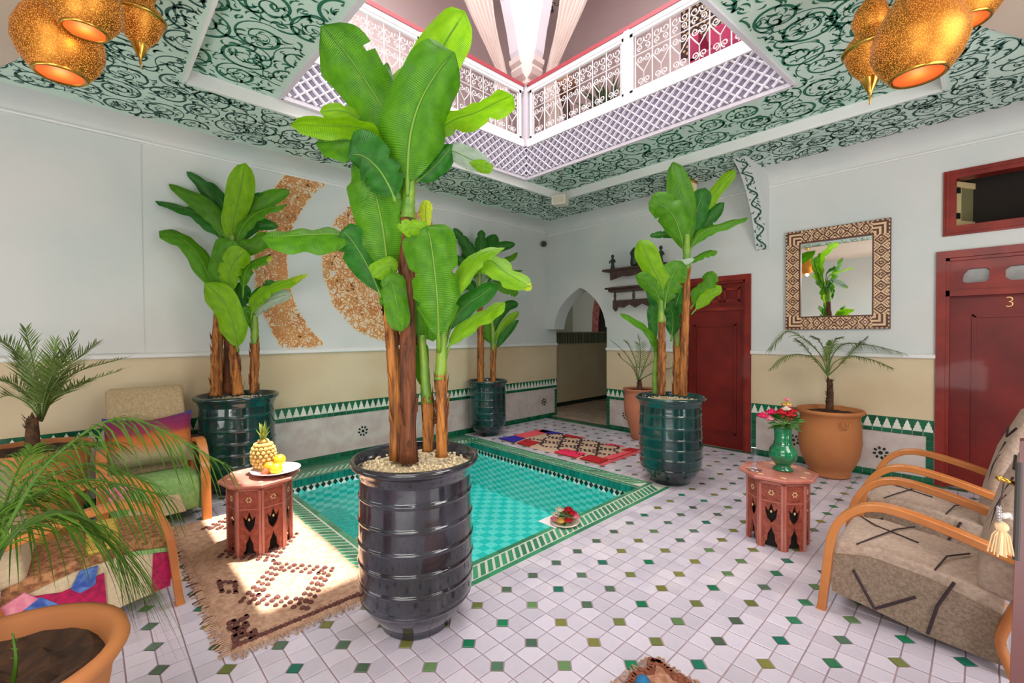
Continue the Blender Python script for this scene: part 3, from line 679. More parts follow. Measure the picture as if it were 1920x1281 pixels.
# ------------------------------------------------------------------ upper gallery
ZG = 3.56
up_ = MB().box((XL-.2, YN-.2, ZG), (XL-.05, .2, 6.6)).box((XL-.2, .0, ZG), (XR+.2, .2, 6.6)).box((XR, YN, ZG), (XR+.2, 0, 6.6)).box((XL, YN-.2, ZG), (XR, YN, 6.6))
up_.build('wall_upper', m_pink, kind='structure')
RO = [(1.08, -3.22), (2.9, -3.22), (2.9, -4.31), (1.08, -4.31)]
roof = holed([(XL-.2, YN-.2), (XR+.2, YN-.2), (XR+.2, .2), (XL-.2, .2)], [[(1.08, -1.62), (3.85, -1.62), (3.85, -4.31), (1.08, -4.31)]], .15, TC(6.3), 'roof', m_pink, kind='structure')
scrolls('painted_scroll', (XL, -1.6, 5, 0), lambda u, v, w: V((u, v, 6.2985)), lambda x, y: y > -1.5 and y < -.15, .36, m_scroll2, roof, 15)
holed([(1.0, -4.4), (3.95, -4.4), (3.95, -1.55), (1.0, -1.55)], [RO], .01, TC(6.47), 'sun_mask', M('sun_mask_cloth', 'e8dcd6', .8, trans=.5), roof)  # unseen sheet added over the roof hole to trim the sun patch
# lattice under the railing
m_lg = M('lattice_ground', '8d8296', .8); m_lb = M('lattice_bar', 'e9e4ee', .5)
def lattice(T, u0, u1, z0, z1, parent, cu_=.10, cz=.088):
    v, f = extr([(u0, z0), (u1, z0), (u1, z1), (u0, z1)], .003, lambda a, b, c: T(a, b, c+.002)); put('lattice_ground', newmesh('lattice_ground', v, f, m_lg), parent)
    mb = MB(); H = z1-z0; Lh = u1-u0; sl = cu_/cz
    for sgn in (1, -1):
        u = u0-H*sl
        while u < u1+H*sl:
            a0, b0 = u, z0; a1, b1 = u+H*sl, z1
            if sgn < 0: a0, a1 = a1, a0
            # clip to the panel
            def cl_(ua, za, ub, zb):
                t0, t1 = 0.0, 1.0; d = ub-ua
                for lim, s_ in ((u0, 1), (u1, -1)):
                    q0 = (ua-lim)*s_; q1 = (ub-lim)*s_
                    if q0 < 0 and q1 < 0: return None
                    if q0 < 0: t0 = max(t0, -q0/(q1-q0))
                    elif q1 < 0: t1 = min(t1, q0/(q0-q1))
                return (ua+d*t0, za+(zb-za)*t0, ua+d*t1, za+(zb-za)*t1) if t1 > t0 else None
            r = cl_(a0, b0, a1, b1)
            if r:
                mb.tube([T(r[0], r[1], .03 if sgn > 0 else .024), T(r[2], r[3], .03 if sgn > 0 else .024)], .0068, 4, False)
                mb.tube([T(r[0], r[1], .008), T(r[2], r[3], .008)], .006, 4, False)
            u += cu_
    return mb.build('lattice', m_lb, parent, kind='stuff')
gal = MB().box((.98, -1.66, ZG), (1.13, -1.52, 4.4)).build('pier', m_upwhite, kind='structure')
TF = lambda u, v, w: V((u, -1.62-w, v)); TS = lambda u, v, w: V((1.08+w, -u, v))
lt1 = thing('lattice_band', 'white diamond lattice band under the railing on the right side of the light well', 'lattice', (0, 0, 0), group=None)
lattice(TF, 1.09, 3.84, 3.21, 3.54, lt1)
lt2 = thing('lattice_band', 'white diamond lattice band under the railing on the left side of the light well', 'lattice', (0, 0, 0))
lattice(TS, 1.62, 4.30, 3.21, 3.54, lt2)
m_hr = M('handrail_red', 'a8404a', .4); m_iron = M('white_iron', 'f1e9ec', .45)
def curl(mb, T, cu_, cz, r, a0, turns, s=1, tk=.0055):
    pts = []
    for k in range(15):
        t = k/14; a = a0+s*turns*2*pi*t; rr = r*(1-.75*t); pts.append(T(cu_+rr*cos(a), cz+rr*sin(a), .0))
    mb.tube(pts, tk, 4, False)
def railing(T, u0, u1, posts, label):
    t = thing('gallery_railing', label, 'railing', (0, 0, 0))
    mb = MB(); frame_box(mb, T, u0, u1, 4.245, 4.285, -.03, .03); mb.build('handrail', m_hr, t)
    mb = MB(); frame_box(mb, T, u0, u1, 4.195, 4.245, -.022, .022); mb.build('top_rail', m_iron, t)
    mb = MB(); frame_box(mb, T, u0, u1, 3.545, 3.60, -.03, .035); frame_box(mb, T, u0, u1, 3.60, 3.64, -.02, .02); mb.build('bottom_rail', m_iron, t)
    ps_ = [u0]+posts+[u1]
    for p in posts:
        mb = MB(); frame_box(mb, T, p-.03, p+.03, 3.6, 4.245, -.03, .03); mb.build('post', m_iron, t)
    for a, b in zip(ps_[:-1], ps_[1:]):
        a += .03; b -= .03; fr = MB()
        for q in ((a, a+.03, 3.64, 4.195), (b-.03, b, 3.64, 4.195), (a, b, 3.64, 3.665), (a, b, 4.165, 4.195)): frame_box(fr, T, *q, -.016, .016)
        fr.build('panel_frame', m_iron, t)
        a += .05; b -= .05; n = max(2, round((b-a)/.17)); s = (b-a)/n
        mr_ = MB(); mr_.tube([T(a-.03, 3.98, 0), T(b+.03, 3.98, 0)], .006, 4); mr_.build('mid_rail', m_iron, t)
        sc_ = MB()
        for k in range(n+1):
            MB().tube([T(a+k*s, 3.66, 0), T(a+k*s, 4.17, 0)], .006, 4).build('baluster', m_iron, t)
        for k in range(n):
            c = a+(k+.5)*s
            for sg in (-1, 1):
                curl(sc_, T, c+sg*.04, 4.10, .042, pi/2*(1+sg)-sg*.4, 1.2, sg)
                curl(sc_, T, c+sg*.038, 4.03, .03, -pi/2, 1.2, sg)
                curl(sc_, T, c+sg*.036, 3.925, .034, pi/2*(1+sg), 1.3, sg)
                curl(sc_, T, c+sg*.036, 3.72, .032, -pi/2, 1.3, -sg)
                sc_.tube([T(c+sg*s*.5, 3.92, 0), T(c+sg*s*.18, 3.84, 0), T(c, 3.80, 0), T(c, 3.67, 0)], .0055, 4, False)
        sc_.build('scrollwork', m_iron, t, kind='stuff')
railing(TF, 1.13, 3.86, [2.46, 3.84], 'white scrolled iron railing with red handrail, right side of the light well')
railing(TS, 1.68, 4.34, [3.04, 4.32], 'white scrolled iron railing with red handrail, left side of the light well')
# arches and drapes over the gallery
for T, nm in ((lambda u, v, w: V((u, -1.66+w, v)), 'a'), (lambda u, v, w: V((1.13-w, -u-.51, v)), 'b')):
    sp = [(1.05, 4.35), (1.20, 4.45), (1.28, 4.62), (1.33, 4.85), (1.42, 5.15), (1.62, 5.55), (1.95, 5.85), (2.45, 6.0), (3.9, 6.05), (3.9, 6.3), (1.05, 6.3)]
    v, f = extr(sp, .14, T); put('arch', newmesh('arch', v, f, m_upwhite), gal)
    cp = MB()
    pr = [(1.12, 4.26), (1.17, 4.28), (1.165, 4.33), (1.22, 4.37), (1.25, 4.43), (1.235, 4.47), (1.27, 4.50), (1.28, 4.55), (1.24, 4.56), (1.12, 4.56)]
    v, f = extr(pr, .17, lambda u, v, w, T=T: T(u, v, w-.015)); put('capital', newmesh('capital', v, f, M('capital_stone', 'd9c6c2', .7)), gal)
def drape(T, label):
    rows = [(6.1, 1.45, 2.9), (5.6, 1.45, 2.4), (5.15, 1.42, 1.95), (4.85, 1.36, 1.72), (4.6, 1.28, 1.52), (4.42, 1.22, 1.39), (4.2, 1.20, 1.42), (3.9, 1.20, 1.48), (3.6, 1.20, 1.52)]
    vs = []; fs = []; n = 40; ppp = cat([V((a, b, c)) for a, b, c in rows], 30)
    for i, q in enumerate(ppp):
        for j in range(n+1):
            t = j/n; w_ = (q.z-q.y); vs.append(T(q.y+w_*t, q.x, .03*sin(t*2*pi*7)*(1.2 if w_ > .3 else .6)+.012*sin(t*37+i*.3)))
    for i in range(29):
        for j in range(n): k = i*(n+1)+j; fs.append((k, k+1, k+n+2, k+n+1))
    o = put('curtain', newmesh('curtain', vs, fs, M('drape_cloth', 'e3d0c9', .85, trans=.3), True)); tag(o, label, 'curtain'); return o
drape(lambda u, v, w: V((u, -1.42+w, v)), 'pale tied-back curtain hanging right of the gallery corner column')
drape(lambda u, v, w: V((.88-w, -u-.51, v)), 'pale tied-back curtain hanging left of the gallery corner column')
# things on the gallery
g = thing('framed_panel', 'dark patterned framed panel on the upper gallery wall, right of the light well', 'picture', (0, 0, 0))
MB().bbox((2.22, -.03, 4.75), (2.95, -.001, 5.42), .01).build('frame', m_dw, g); ib = MB()
for i in range(17):
    for j in range(16):
        if (i+j) % 2: x, z = 2.24+i*.042, 4.77+j*.04; ib.add([(x, -.032, z+.02), (x+.021, -.032, z), (x+.042, -.032, z+.02), (x+.021, -.032, z+.04)], [(0, 1, 2, 3)])
ib.build('pattern', m_fc, g, kind='stuff')
# ------------------------------------------------------------------ pots and plants
m_glaze = M('black_glaze', '121317', 0.14, var=(5, '2c2d37'), bump=(10, .25), coat=.6)
m_glazeg = M('green_black_glaze', '0e4440', 0.12, var=(2.5, '0b1c20'), bump=(10, .25), coat=.6)
m_terra = M('terracotta', 'b5743f', 0.75, var=(3, 'a8673c'), bump=(12, .15)); m_terrap = M('terracotta_rose', 'b27052', 0.75, var=(3, 'a36046'), bump=(12, .15))
m_soil = M('soil', '4a2f1c', 0.95, var=(22, '2a1a10'), bump=(30, .8)); m_peb = M('pebbles', 'd9c9a6', 0.7, isl=.3)
m_bark = M('banana_bark', 'b5732f', 0.75, var=(14, '5a3014'), bump=(40, .8)); m_bark2 = M('banana_bark_dark', '7d441f', 0.75, var=(12, '40200f'), bump=(40, .8)); m_gstem = M('green_stem', '7c9a2c', 0.45, var=(8, '4f7d22'))
m_mid = M('midrib_green', '5f8a1c', .45)
def leafmat(name, c1, c2, tr):
    m = bpy.data.materials.new(name); m.use_nodes = True; n = m.node_tree.nodes; L = m.node_tree.links; b = n['Principled BSDF']
    uv = n.new('ShaderNodeUVMap'); uv.uv_map = 'u'; sp = n.new('ShaderNodeSeparateXYZ'); L.new(uv.outputs[0], sp.inputs[0])
    w_ = n.new('ShaderNodeTexWave'); w_.bands_direction = 'Y'; w_.inputs['Scale'].default_value = 9; w_.inputs['Distortion'].default_value = 1.2; L.new(uv.outputs[0], w_.inputs[0])
    nz = n.new('ShaderNodeTexNoise'); nz.inputs['Scale'].default_value = 2.5; L.new(uv.outputs[0], nz.inputs[0])
    ad = n.new('ShaderNodeMath'); ad.operation = 'MULTIPLY_ADD'; ad.inputs[1].default_value = .22; L.new(w_.outputs['Fac'], ad.inputs[0]); L.new(nz.outputs['Fac'], ad.inputs[2])
    rp = n.new('ShaderNodeValToRGB'); rp.color_ramp.elements[0].position = .35; rp.color_ramp.elements[1].position = .85; rp.color_ramp.elements[0].color = lin(hexc(c1))+(1,); rp.color_ramp.elements[1].color = lin(hexc(c2))+(1,)
    L.new(ad.outputs[0], rp.inputs[0])
    ab = n.new('ShaderNodeMath'); ab.operation = 'ABSOLUTE'; L.new(sp.outputs[0], ab.inputs[0]); lt = n.new('ShaderNodeMath'); lt.operation = 'LESS_THAN'; lt.inputs[1].default_value = .05; L.new(ab.outputs[0], lt.inputs[0])
    mx = n.new('ShaderNodeMixRGB'); L.new(lt.outputs[0], mx.inputs[0]); L.new(rp.outputs[0], mx.inputs[1]); mx.inputs[2].default_value = lin(hexc(c1))+(1,)
    L.new(mx.outputs[0], b.inputs['Base Color']); b.inputs['Roughness'].default_value = .38
    bp = n.new('ShaderNodeBump'); bp.inputs['Strength'].default_value = .35; bp.inputs['Distance'].default_value = .01; L.new(w_.outputs['Fac'], bp.inputs['Height']); L.new(bp.outputs[0], b.inputs['Normal'])
    t = n.new('ShaderNodeBsdfTranslucent'); L.new(mx.outputs[0], t.inputs[0]); ms = n.new('ShaderNodeMixShader'); ms.inputs[0].default_value = tr; L.new(b.outputs[0], ms.inputs[1]); L.new(t.outputs[0], ms.inputs[2]); L.new(ms.outputs[0], n['Material Output'].inputs[0])
    return m
LM = {'m': leafmat('banana_leaf', '3c7c06', '5fa00c', .4), 'd': leafmat('banana_leaf_dark', '14580c', '2a7c12', .3), 'b': leafmat('banana_leaf_bright', '6fae0c', '98cc18', .5), 'y': leafmat('banana_leaf_sunlit', 'a8cc24', 'd8e038', .5), 'g': leafmat('banana_leaf_pale', '8da892', 'b5c4b4', .3)}  # yellow tone paints sunlight onto the leaf tips
def leaf(parent, pts, wd, hint='c', tone='m', fold=.25, pet=.12, tear=0, seed=0, asym=1.0, name='leaf', rtip=.75):
    """banana leaf: pts = midrib in the world, wd = full width (m)"""
    rnd = random.Random(seed*13+7); N = 26; q = cat(pts, N); vs = []; fs = []; uvs = []; cols = 7; tw = rnd.uniform(-.55, .55); notch = [rnd.randint(8, 22) for _ in range(2)] if rnd.random() < .5 else []
    view = (CAM-q[N//2]).normalized(); h = {'c': view, 'u': V((0, 0, 1)), 'x': (view+V((0, 0, 1))).normalized(), 'n': (V((0, 0, 1))-view*.4).normalized(), 's': view.cross(V((0, 0, 1))).normalized()}[hint]
    for i, p in enumerate(q):
        t = i/(N-1); tg = (q[min(i+1, N-1)]-q[max(i-1, 0)]).normalized(); S = tg.cross(h)
        if S.length < 1e-3: S = tg.cross(V((1, 0, 0)))
        S.normalize(); S = Matrix.Rotation(tw*(t-.4), 3, tg) @ S; nn = S.cross(tg).normalized()
        if nn.dot(h) < 0: nn = -nn
        if t < pet: wt = .05
        else:
            s = (t-pet)/(1-pet); wt = min(1, (s/.30)**.62) * (1 if s < rtip else sqrt(max(0, 1-((s-rtip)/(1-rtip))**2)))
            wt = max(.05, wt*(.93+.07*sin(s*9+seed)))
        for c in range(cols):
            a = (c-(cols-1)/2)/((cols-1)/2); e = abs(a)*wd/2*wt*(asym if a > 0 else 2-asym)
            if abs(a) > .9 and i in notch: e *= .72
            off = S*(e*(1 if a > 0 else -1)*cos(fold*abs(a))) + nn*(-abs(a)**1.4*e*sin(fold)*1.2 + .010*sin(i*1.1+a*3+seed)*abs(a)*(wd/.2))
            pv = p+off; pv.x = max(pv.x, XL+.02+.004*i/N); pv.y = min(pv.y, -.02); vs.append(pv); uvs.append((a, t*3))
    for i in range(N-1):
        for c in range(cols-1):
            k = i*cols+c; fs.append((k, k+1, k+cols+1, k+cols))
    if tear:      # splits: pull the outer edge apart on a few rows
        for _ in range(tear):
            i = rnd.randint(int(N*.3), N-4); sd = rnd.choice((0, cols-1)); s1 = 1 if sd else -1
            fr = [f for f in fs if f[0] == i*cols+(sd-1 if sd else 0)]
            for f in fr: fs.remove(f)
    me = newmesh(name, vs, fs, LM[tone], True); ul = me.uv_layers.new(name='u')
    for pl in me.polygons:
        for li in pl.loop_indices: ul.data[li].uv = uvs[me.loops[li].vertex_index]
    o = put(name, me, parent)
    r = MB().tube([p-V((0, 0, 0)) for p in q[:-2]], [max(.0015, wd*.028*(1-.75*i/N)+(.004 if i < N*pet else 0)) for i in range(N-2)], 6); mo = r.mesh('midrib', m_mid, True); put('midrib', mo, o)
    o.parent = parent; o.matrix_parent_inverse = parent.matrix_world.inverted() if False else Matrix.Translation(-parent.location)
    return o
def ribpot(x, y, r, h, mat, t, nr=6, seed=0):
    """ribbed glazed planter centred at the thing's origin"""
    ribs = [.80, .665, .54, .425, .31, .19][:nr]; prof = [(.01, 0), (.50, 0), (.565, .012), (.56, .03), (.60, .05)]
    def body(z):
        if z < .22: return .60+.285*sin(min(1, (z-.05)/.19)*pi/2)
        return .885 + .012*sin((z-.22)*6)
    z = .06
    while z < .90:
        e = 0
        for q in ribs:
            if abs(z-q) < .012: e = .022*(1-abs(z-q)/.012)
        prof.append((body(z)+e, z)); z += .006
    prof += [(.89, .90), (.92, .93), (.965, .955), (1.0, .965), (1.01, .98), (1.0, .995), (.97, 1.0), (.94, .99), (.90, .96), (.87, .93), (.86, .88)]
    MB().lathe([(a*r, b*h) for a, b in prof], 48).build('pot', mat, t, True)
    rnd = random.Random(seed); mb = MB()
    MB().lathe([(.001, .935*h), (.5*r, .935*h), (.88*r, .925*h)], 24).build('pebble_bed', m_peb, t, True)
    for k in range(420):
        a = rnd.uniform(0, 2*pi); q = r*.86*sqrt(rnd.random()); s = rnd.uniform(.006, .011)
        mb.ball((q*cos(a), q*sin(a), .937*h+s*.3), s, 5, 3, (1, rnd.uniform(.7, 1.2), .7))
    mb.build('pebble', m_peb, t, True, kind='stuff')
def stem(t, pts, r0, r1, mat, name='stem', seed=0):
    rnd = random.Random(seed); n = 22; q = cat(pts, n); rs = [(r0+(r1-r0)*i/(n-1))*(1+rnd.uniform(-.07, .07)) for i in range(n)]; rs[0] *= 1.15
    mb = MB(); mb.tube([p-t.location for p in q], rs, 12)
    if mat is m_bark or mat is m_bark2:      # dry sheath scales
        for k in range(26):
            i = rnd.randint(1, n-3); a = rnd.uniform(0, 2*pi); p = q[i]-t.location; d = V((cos(a), sin(a), 0)); s = V((-sin(a), cos(a), 0)); l = rnd.uniform(.05, .11); r = rs[i]
            mb.add([p+d*r+s*r*.5, p+d*r-s*r*.5, p+d*(r*1.25+.006)+s*r*.1+V((0, 0, l))], [(0, 1, 2)])
    return mb.build(name, mat, t, True)
def plant(label, cx, cy, r, h, mat, D, stems, leaves, seed, ztop=None):
    t = thing('potted_banana_plant', label, 'potted plant', (cx, cy, 0), group=None)
    ribpot(cx, cy, r, h, mat, t, seed=seed)
    for k, s in enumerate(stems):       # s = [(px,py,d)...], r0, r1, kind
        stem(t, [P(*q) for q in s[0]], s[1], s[2], {'b': m_bark, 'k': m_bark2, 'g': m_gstem}[s[3]], 'stem' if s[3] != 'g' else 'green_stem', seed+k)
    for k, l in enumerate(leaves):
        pts = [P(a, b, D+c) for a, b, c in l[0]]; kw = l[4] if len(l) > 4 else {}
        leaf(t, pts, l[1], l[2], l[3], seed=seed*7+k, **kw)
    return t
d = 2.15
plant('very tall banana plant in a black ribbed pot at the near corner of the pool', 2.98, -4.30, .292, .785, m_glaze, d, [
    ([(745, 862, d), (742, 740, d), (735, 640, d), (730, 560, d+.05)], .034, .030, 'b'),
    ([(766, 866, d-.04), (765, 700, d-.04), (764, 520, d), (762, 400, d)], .040, .034, 'k'),
    ([(764, 410, d), (766, 360, d), (768, 318, d)], .036, .026, 'g'),
    ([(802, 846, d+.02), (803, 790, d+.02), (800, 745, d+.02)], .026, .026, 'b'),
    ([(800, 755, d+.02), (796, 690, d+.02), (790, 630, d+.05)], .026, .018, 'g'),
    ([(828, 856, d-.02), (829, 780, d-.02), (826, 700, d-.02)], .026, .028, 'b'),
    ([(826, 712, d-.02), (828, 650, d-.02), (826, 590, d-.02)], .030, .022, 'g'),
    ([(730, 565, d+.05), (722, 525, d+.05), (712, 500, d+.05)], .026, .018, 'g'),
], [
    # crown
    ([(745, 320, .05), (737, 270, .05), (718, 205, .03), (682, 146, .0), (645, 95, -.03), (604, 48, -.05)], .30, 'c', 'm', dict(tear=1, asym=.88)),
    ([(748, 300, .1), (736, 235, .12), (730, 180, .15), (726, 118, .15)], .13, 'c', 'm', dict(rtip=.4, asym=.8)),
    ([(752, 300, .1), (745, 240, .15), (752, 190, .2), (772, 150, .25), (800, 135, .3)], .18, 'c', 'b', dict(rtip=.5)),
    ([(775, 330, .1), (782, 240, .12), (800, 150, .12), (832, 85, .08), (872, 22, .0)], .27, 'c', 'b', dict(rtip=.72)),
    ([(764, 370, -.02), (764, 320, -.06), (770, 250, -.1), (788, 190, -.12), (820, 135, -.12), (852, 98, -.1)], .33, 'c', 'm', dict(asym=1.05, fold=.35)),
    ([(778, 330, .05), (805, 265, .08), (845, 228, .06), (890, 212, .0), (935, 190, -.05), (962, 178, -.08)], .17, 'n', 'b', dict(pet=.22)),
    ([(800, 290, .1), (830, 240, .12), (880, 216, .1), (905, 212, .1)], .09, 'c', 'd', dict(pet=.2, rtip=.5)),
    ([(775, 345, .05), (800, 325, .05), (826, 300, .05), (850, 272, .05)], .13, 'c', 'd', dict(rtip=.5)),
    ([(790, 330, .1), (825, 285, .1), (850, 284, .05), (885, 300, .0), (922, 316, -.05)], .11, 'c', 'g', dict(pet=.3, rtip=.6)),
    ([(880, 305, -.02), (905, 312, -.04), (924, 318, -.06)], .06, 'c', 'b', dict(pet=0)),
    ([(740, 330, .0), (722, 290, -.03), (700, 252, -.06), (668, 238, -.1), (620, 236, -.15), (545, 234, -.2)], .14, 'n', 'b', dict(pet=.18)),
    ([(735, 320, .02), (715, 285, .0), (685, 262, -.02), (640, 262, -.05), (592, 268, -.08)], .24, 'x', 'm', dict(pet=.1, asym=.9)),
    ([(730, 300, .1), (706, 262, .08), (669, 221, .06), (640, 208, .04), (600, 209, .02)], .10, 'c', 'b', dict(pet=.2, asym=.7)),
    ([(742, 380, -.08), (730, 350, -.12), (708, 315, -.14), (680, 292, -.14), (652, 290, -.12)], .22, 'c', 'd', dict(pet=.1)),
    # middle
    ([(732, 540, .0), (726, 490, -.04), (718, 430, -.06), (706, 370, -.06), (692, 325, -.05), (672, 292, -.03)], .27, 'c', 'm', dict(pet=.08)),
    ([(716, 560, .0), (702, 525, -.03), (680, 482, -.06), (655, 445, -.08), (640, 432, -.1)], .17, 'c', 'd', dict(pet=.1, rtip=.6)),
    ([(705, 500, .0), (670, 455, -.05), (635, 440, -.08), (590, 440, -.12), (545, 442, -.16), (492, 446, -.2)], .17, 'x', 'm', dict(pet=.2, asym=.8)),
    ([(722, 580, -.05), (732, 530, -.08), (742, 560, -.1), (752, 622, -.1)], .13, 'c', 'm', dict(pet=.15)),
    ([(742, 520, -.05), (735, 500, -.08), (716, 505, -.1), (700, 520, -.1)], .10, 'c', 'b', dict(pet=.15)),
    ([(823, 660, -.05), (822, 610, -.1), (820, 560, -.14), (814, 500, -.17), (807, 450, -.18), (800, 424, -.2)], .26, 'c', 'm', dict(pet=.12, fold=.35)),
    ([(810, 450, -.16), (790, 430, -.2), (765, 428, -.24), (753, 436, -.26)], .08, 'c', 'b', dict(pet=.02)),
    ([(828, 660, .0), (840, 590, .0), (858, 530, -.02), (890, 485, -.05), (920, 470, -.08), (945, 468, -.12)], .12, 'x', 'b', dict(pet=.2)),
    ([(832, 660, .02), (845, 585, .05), (880, 510, .05), (915, 488, .0), (950, 512, -.04), (994, 538, -.08)], .15, 'x', 'b', dict(pet=.35)),
    ([(985, 532, -.07), (992, 537, -.08), (998, 540, -.08)], .06, 'x', 'y', dict(pet=0)),
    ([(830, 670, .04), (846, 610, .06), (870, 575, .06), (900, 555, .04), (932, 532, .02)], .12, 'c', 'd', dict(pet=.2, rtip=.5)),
    ([(832, 690, .0), (846, 640, .0), (880, 606, -.02), (915, 585, -.05), (947, 568, -.08)], .12, 'x', 'b', dict(pet=.2)),
    ([(792, 650, .1), (784, 600, .12), (792, 570, .12), (806, 600, .1), (812, 640, .1)], .12, 'c', 'm', dict(pet=.2)),
    ([(800, 440, .1), (798, 400, .12), (800, 375, .12)], .07, 'c', 'y', dict(pet=.05)),
    ([(796, 740, .0), (788, 690, .04), (783, 620, .06), (786, 560, .08)], .10, 'c', 'm', dict(pet=.1)),
    ([(745, 590, .02), (738, 560, .0), (728, 520, .0)], .14, 'c', 'm', dict(pet=.1)),
], 1)
d = 3.87
plant('banana plant in a black ribbed pot against the left wall, behind the fruit table', .31, -4.47, .325, .84, m_glazeg, d, [
    ([(405, 742, d-.05), (407, 670, d-.05), (410, 590, d)], .046, .040, 'b'), ([(409, 595, d), (410, 540, d), (416, 470, d)], .036, .026, 'g'),
    ([(426, 738, d+.05), (428, 670, d+.05), (430, 610, d)], .042, .032, 'k'), ([(430, 612, d), (432, 500, d), (436, 440, d)], .036, .026, 'g'),
    ([(447, 740, d-.1), (441, 690, d-.1), (437, 645, d-.1)], .040, .032, 'b'), ([(437, 650, d-.1), (440, 600, d-.1)], .030, .022, 'g'),
    ([(476, 737, d), (477, 680, d), (478, 640, d)], .036, .032, 'b'), ([(478, 645, d), (477, 600, d), (474, 560, d)], .034, .026, 'g'),
], [
    ([(434, 470, 0), (436, 420, 0), (448, 370, -.05), (460, 306, -.1)], .22, 'c', 'b', {}),
    ([(430, 460, 0), (410, 420, 0), (380, 385, 0), (317, 346, .05)], .17, 'c', 'm', dict(rtip=.5)),
    ([(430, 450, .1), (408, 400, .12), (385, 355, .12), (350, 322, .15)], .13, 'c', 'd', dict(rtip=.5)),
    ([(432, 440, .1), (425, 400, .12), (410, 370, .15), (385, 340, .2)], .14, 'c', 'd', {}),
    ([(424, 460, 0), (400, 425, 0), (365, 398, 0), (292, 377, .05)], .16, 'x', 'd', dict(rtip=.5)),
    ([(420, 470, .05), (412, 430, .05), (395, 400, .05), (330, 395, .05)], .12, 'c', 'm', dict(rtip=.5)),
    ([(432, 470, .1), (445, 420, .1), (490, 380, .1), (543, 357, .1)], .16, 'c', 'm', dict(rtip=.55)),
    ([(440, 470, 0), (455, 425, -.05), (490, 395, -.08), (538, 385, -.1)], .17, 'x', 'm', dict(rtip=.55)),
    ([(440, 480, .05), (456, 440, .05), (480, 420, .05), (522, 425, .05)], .14, 'c', 'd', dict(rtip=.5)),
    ([(440, 450, .1), (462, 400, .1), (475, 380, .1), (500, 370, .1)], .15, 'c', 'd', {}),
    ([(405, 560, 0), (392, 520, -.03), (366, 470, -.06), (335, 445, -.1), (298, 434, -.12)], .18, 'x', 'm', dict(pet=.08)),
    ([(425, 560, 0), (420, 520, -.05), (425, 480, -.1), (440, 452, -.1)], .26, 'c', 'm', {}),
    ([(440, 560, -.05), (430, 520, -.1), (440, 490, -.12), (462, 470, -.12)], .20, 'c', 'b', {}),
    ([(455, 560, 0), (460, 510, 0), (480, 490, -.03), (508, 484, -.06)], .15, 'x', 'm', {}),
    ([(498, 487, -.05), (503, 484, -.06), (509, 482, -.06)], .08, 'x', 'y', dict(pet=0)),
    ([(470, 600, -.05), (480, 560, -.08), (510, 538, -.1), (572, 518, -.15)], .17, 'x', 'b', dict(pet=.1)),
    ([(548, 526, -.14), (560, 520, -.15), (577, 515, -.16)], .09, 'x', 'y', dict(pet=0)),
    ([(472, 610, 0), (485, 580, -.03), (510, 562, -.06), (545, 550, -.1)], .12, 'c', 'g', {}),
    ([(446, 660, -.12), (440, 620, -.2), (422, 570, -.25), (385, 530, -.22)], .23, 'c', 'b', dict(pet=.08)),
    ([(474, 640, 0), (468, 590, -.05), (458, 590, -.08), (448, 625, -.1)], .12, 'c', 'm', {}),
    ([(450, 600, .05), (446, 560, .05), (452, 530, .05)], .20, 'c', 'd', {}),
    ([(412, 600, .05), (416, 550, .05), (410, 520, .05)], .16, 'c', 'd', {}),
    ([(470, 600, .1), (490, 560, .1), (520, 530, .1)], .18, 'c', 'd', {}),
    ([(430, 500, .05), (450, 470, .0), (478, 460, .0), (505, 440, .0)], .16, 'c', 'm', {}),
], 2)
d = 4.05
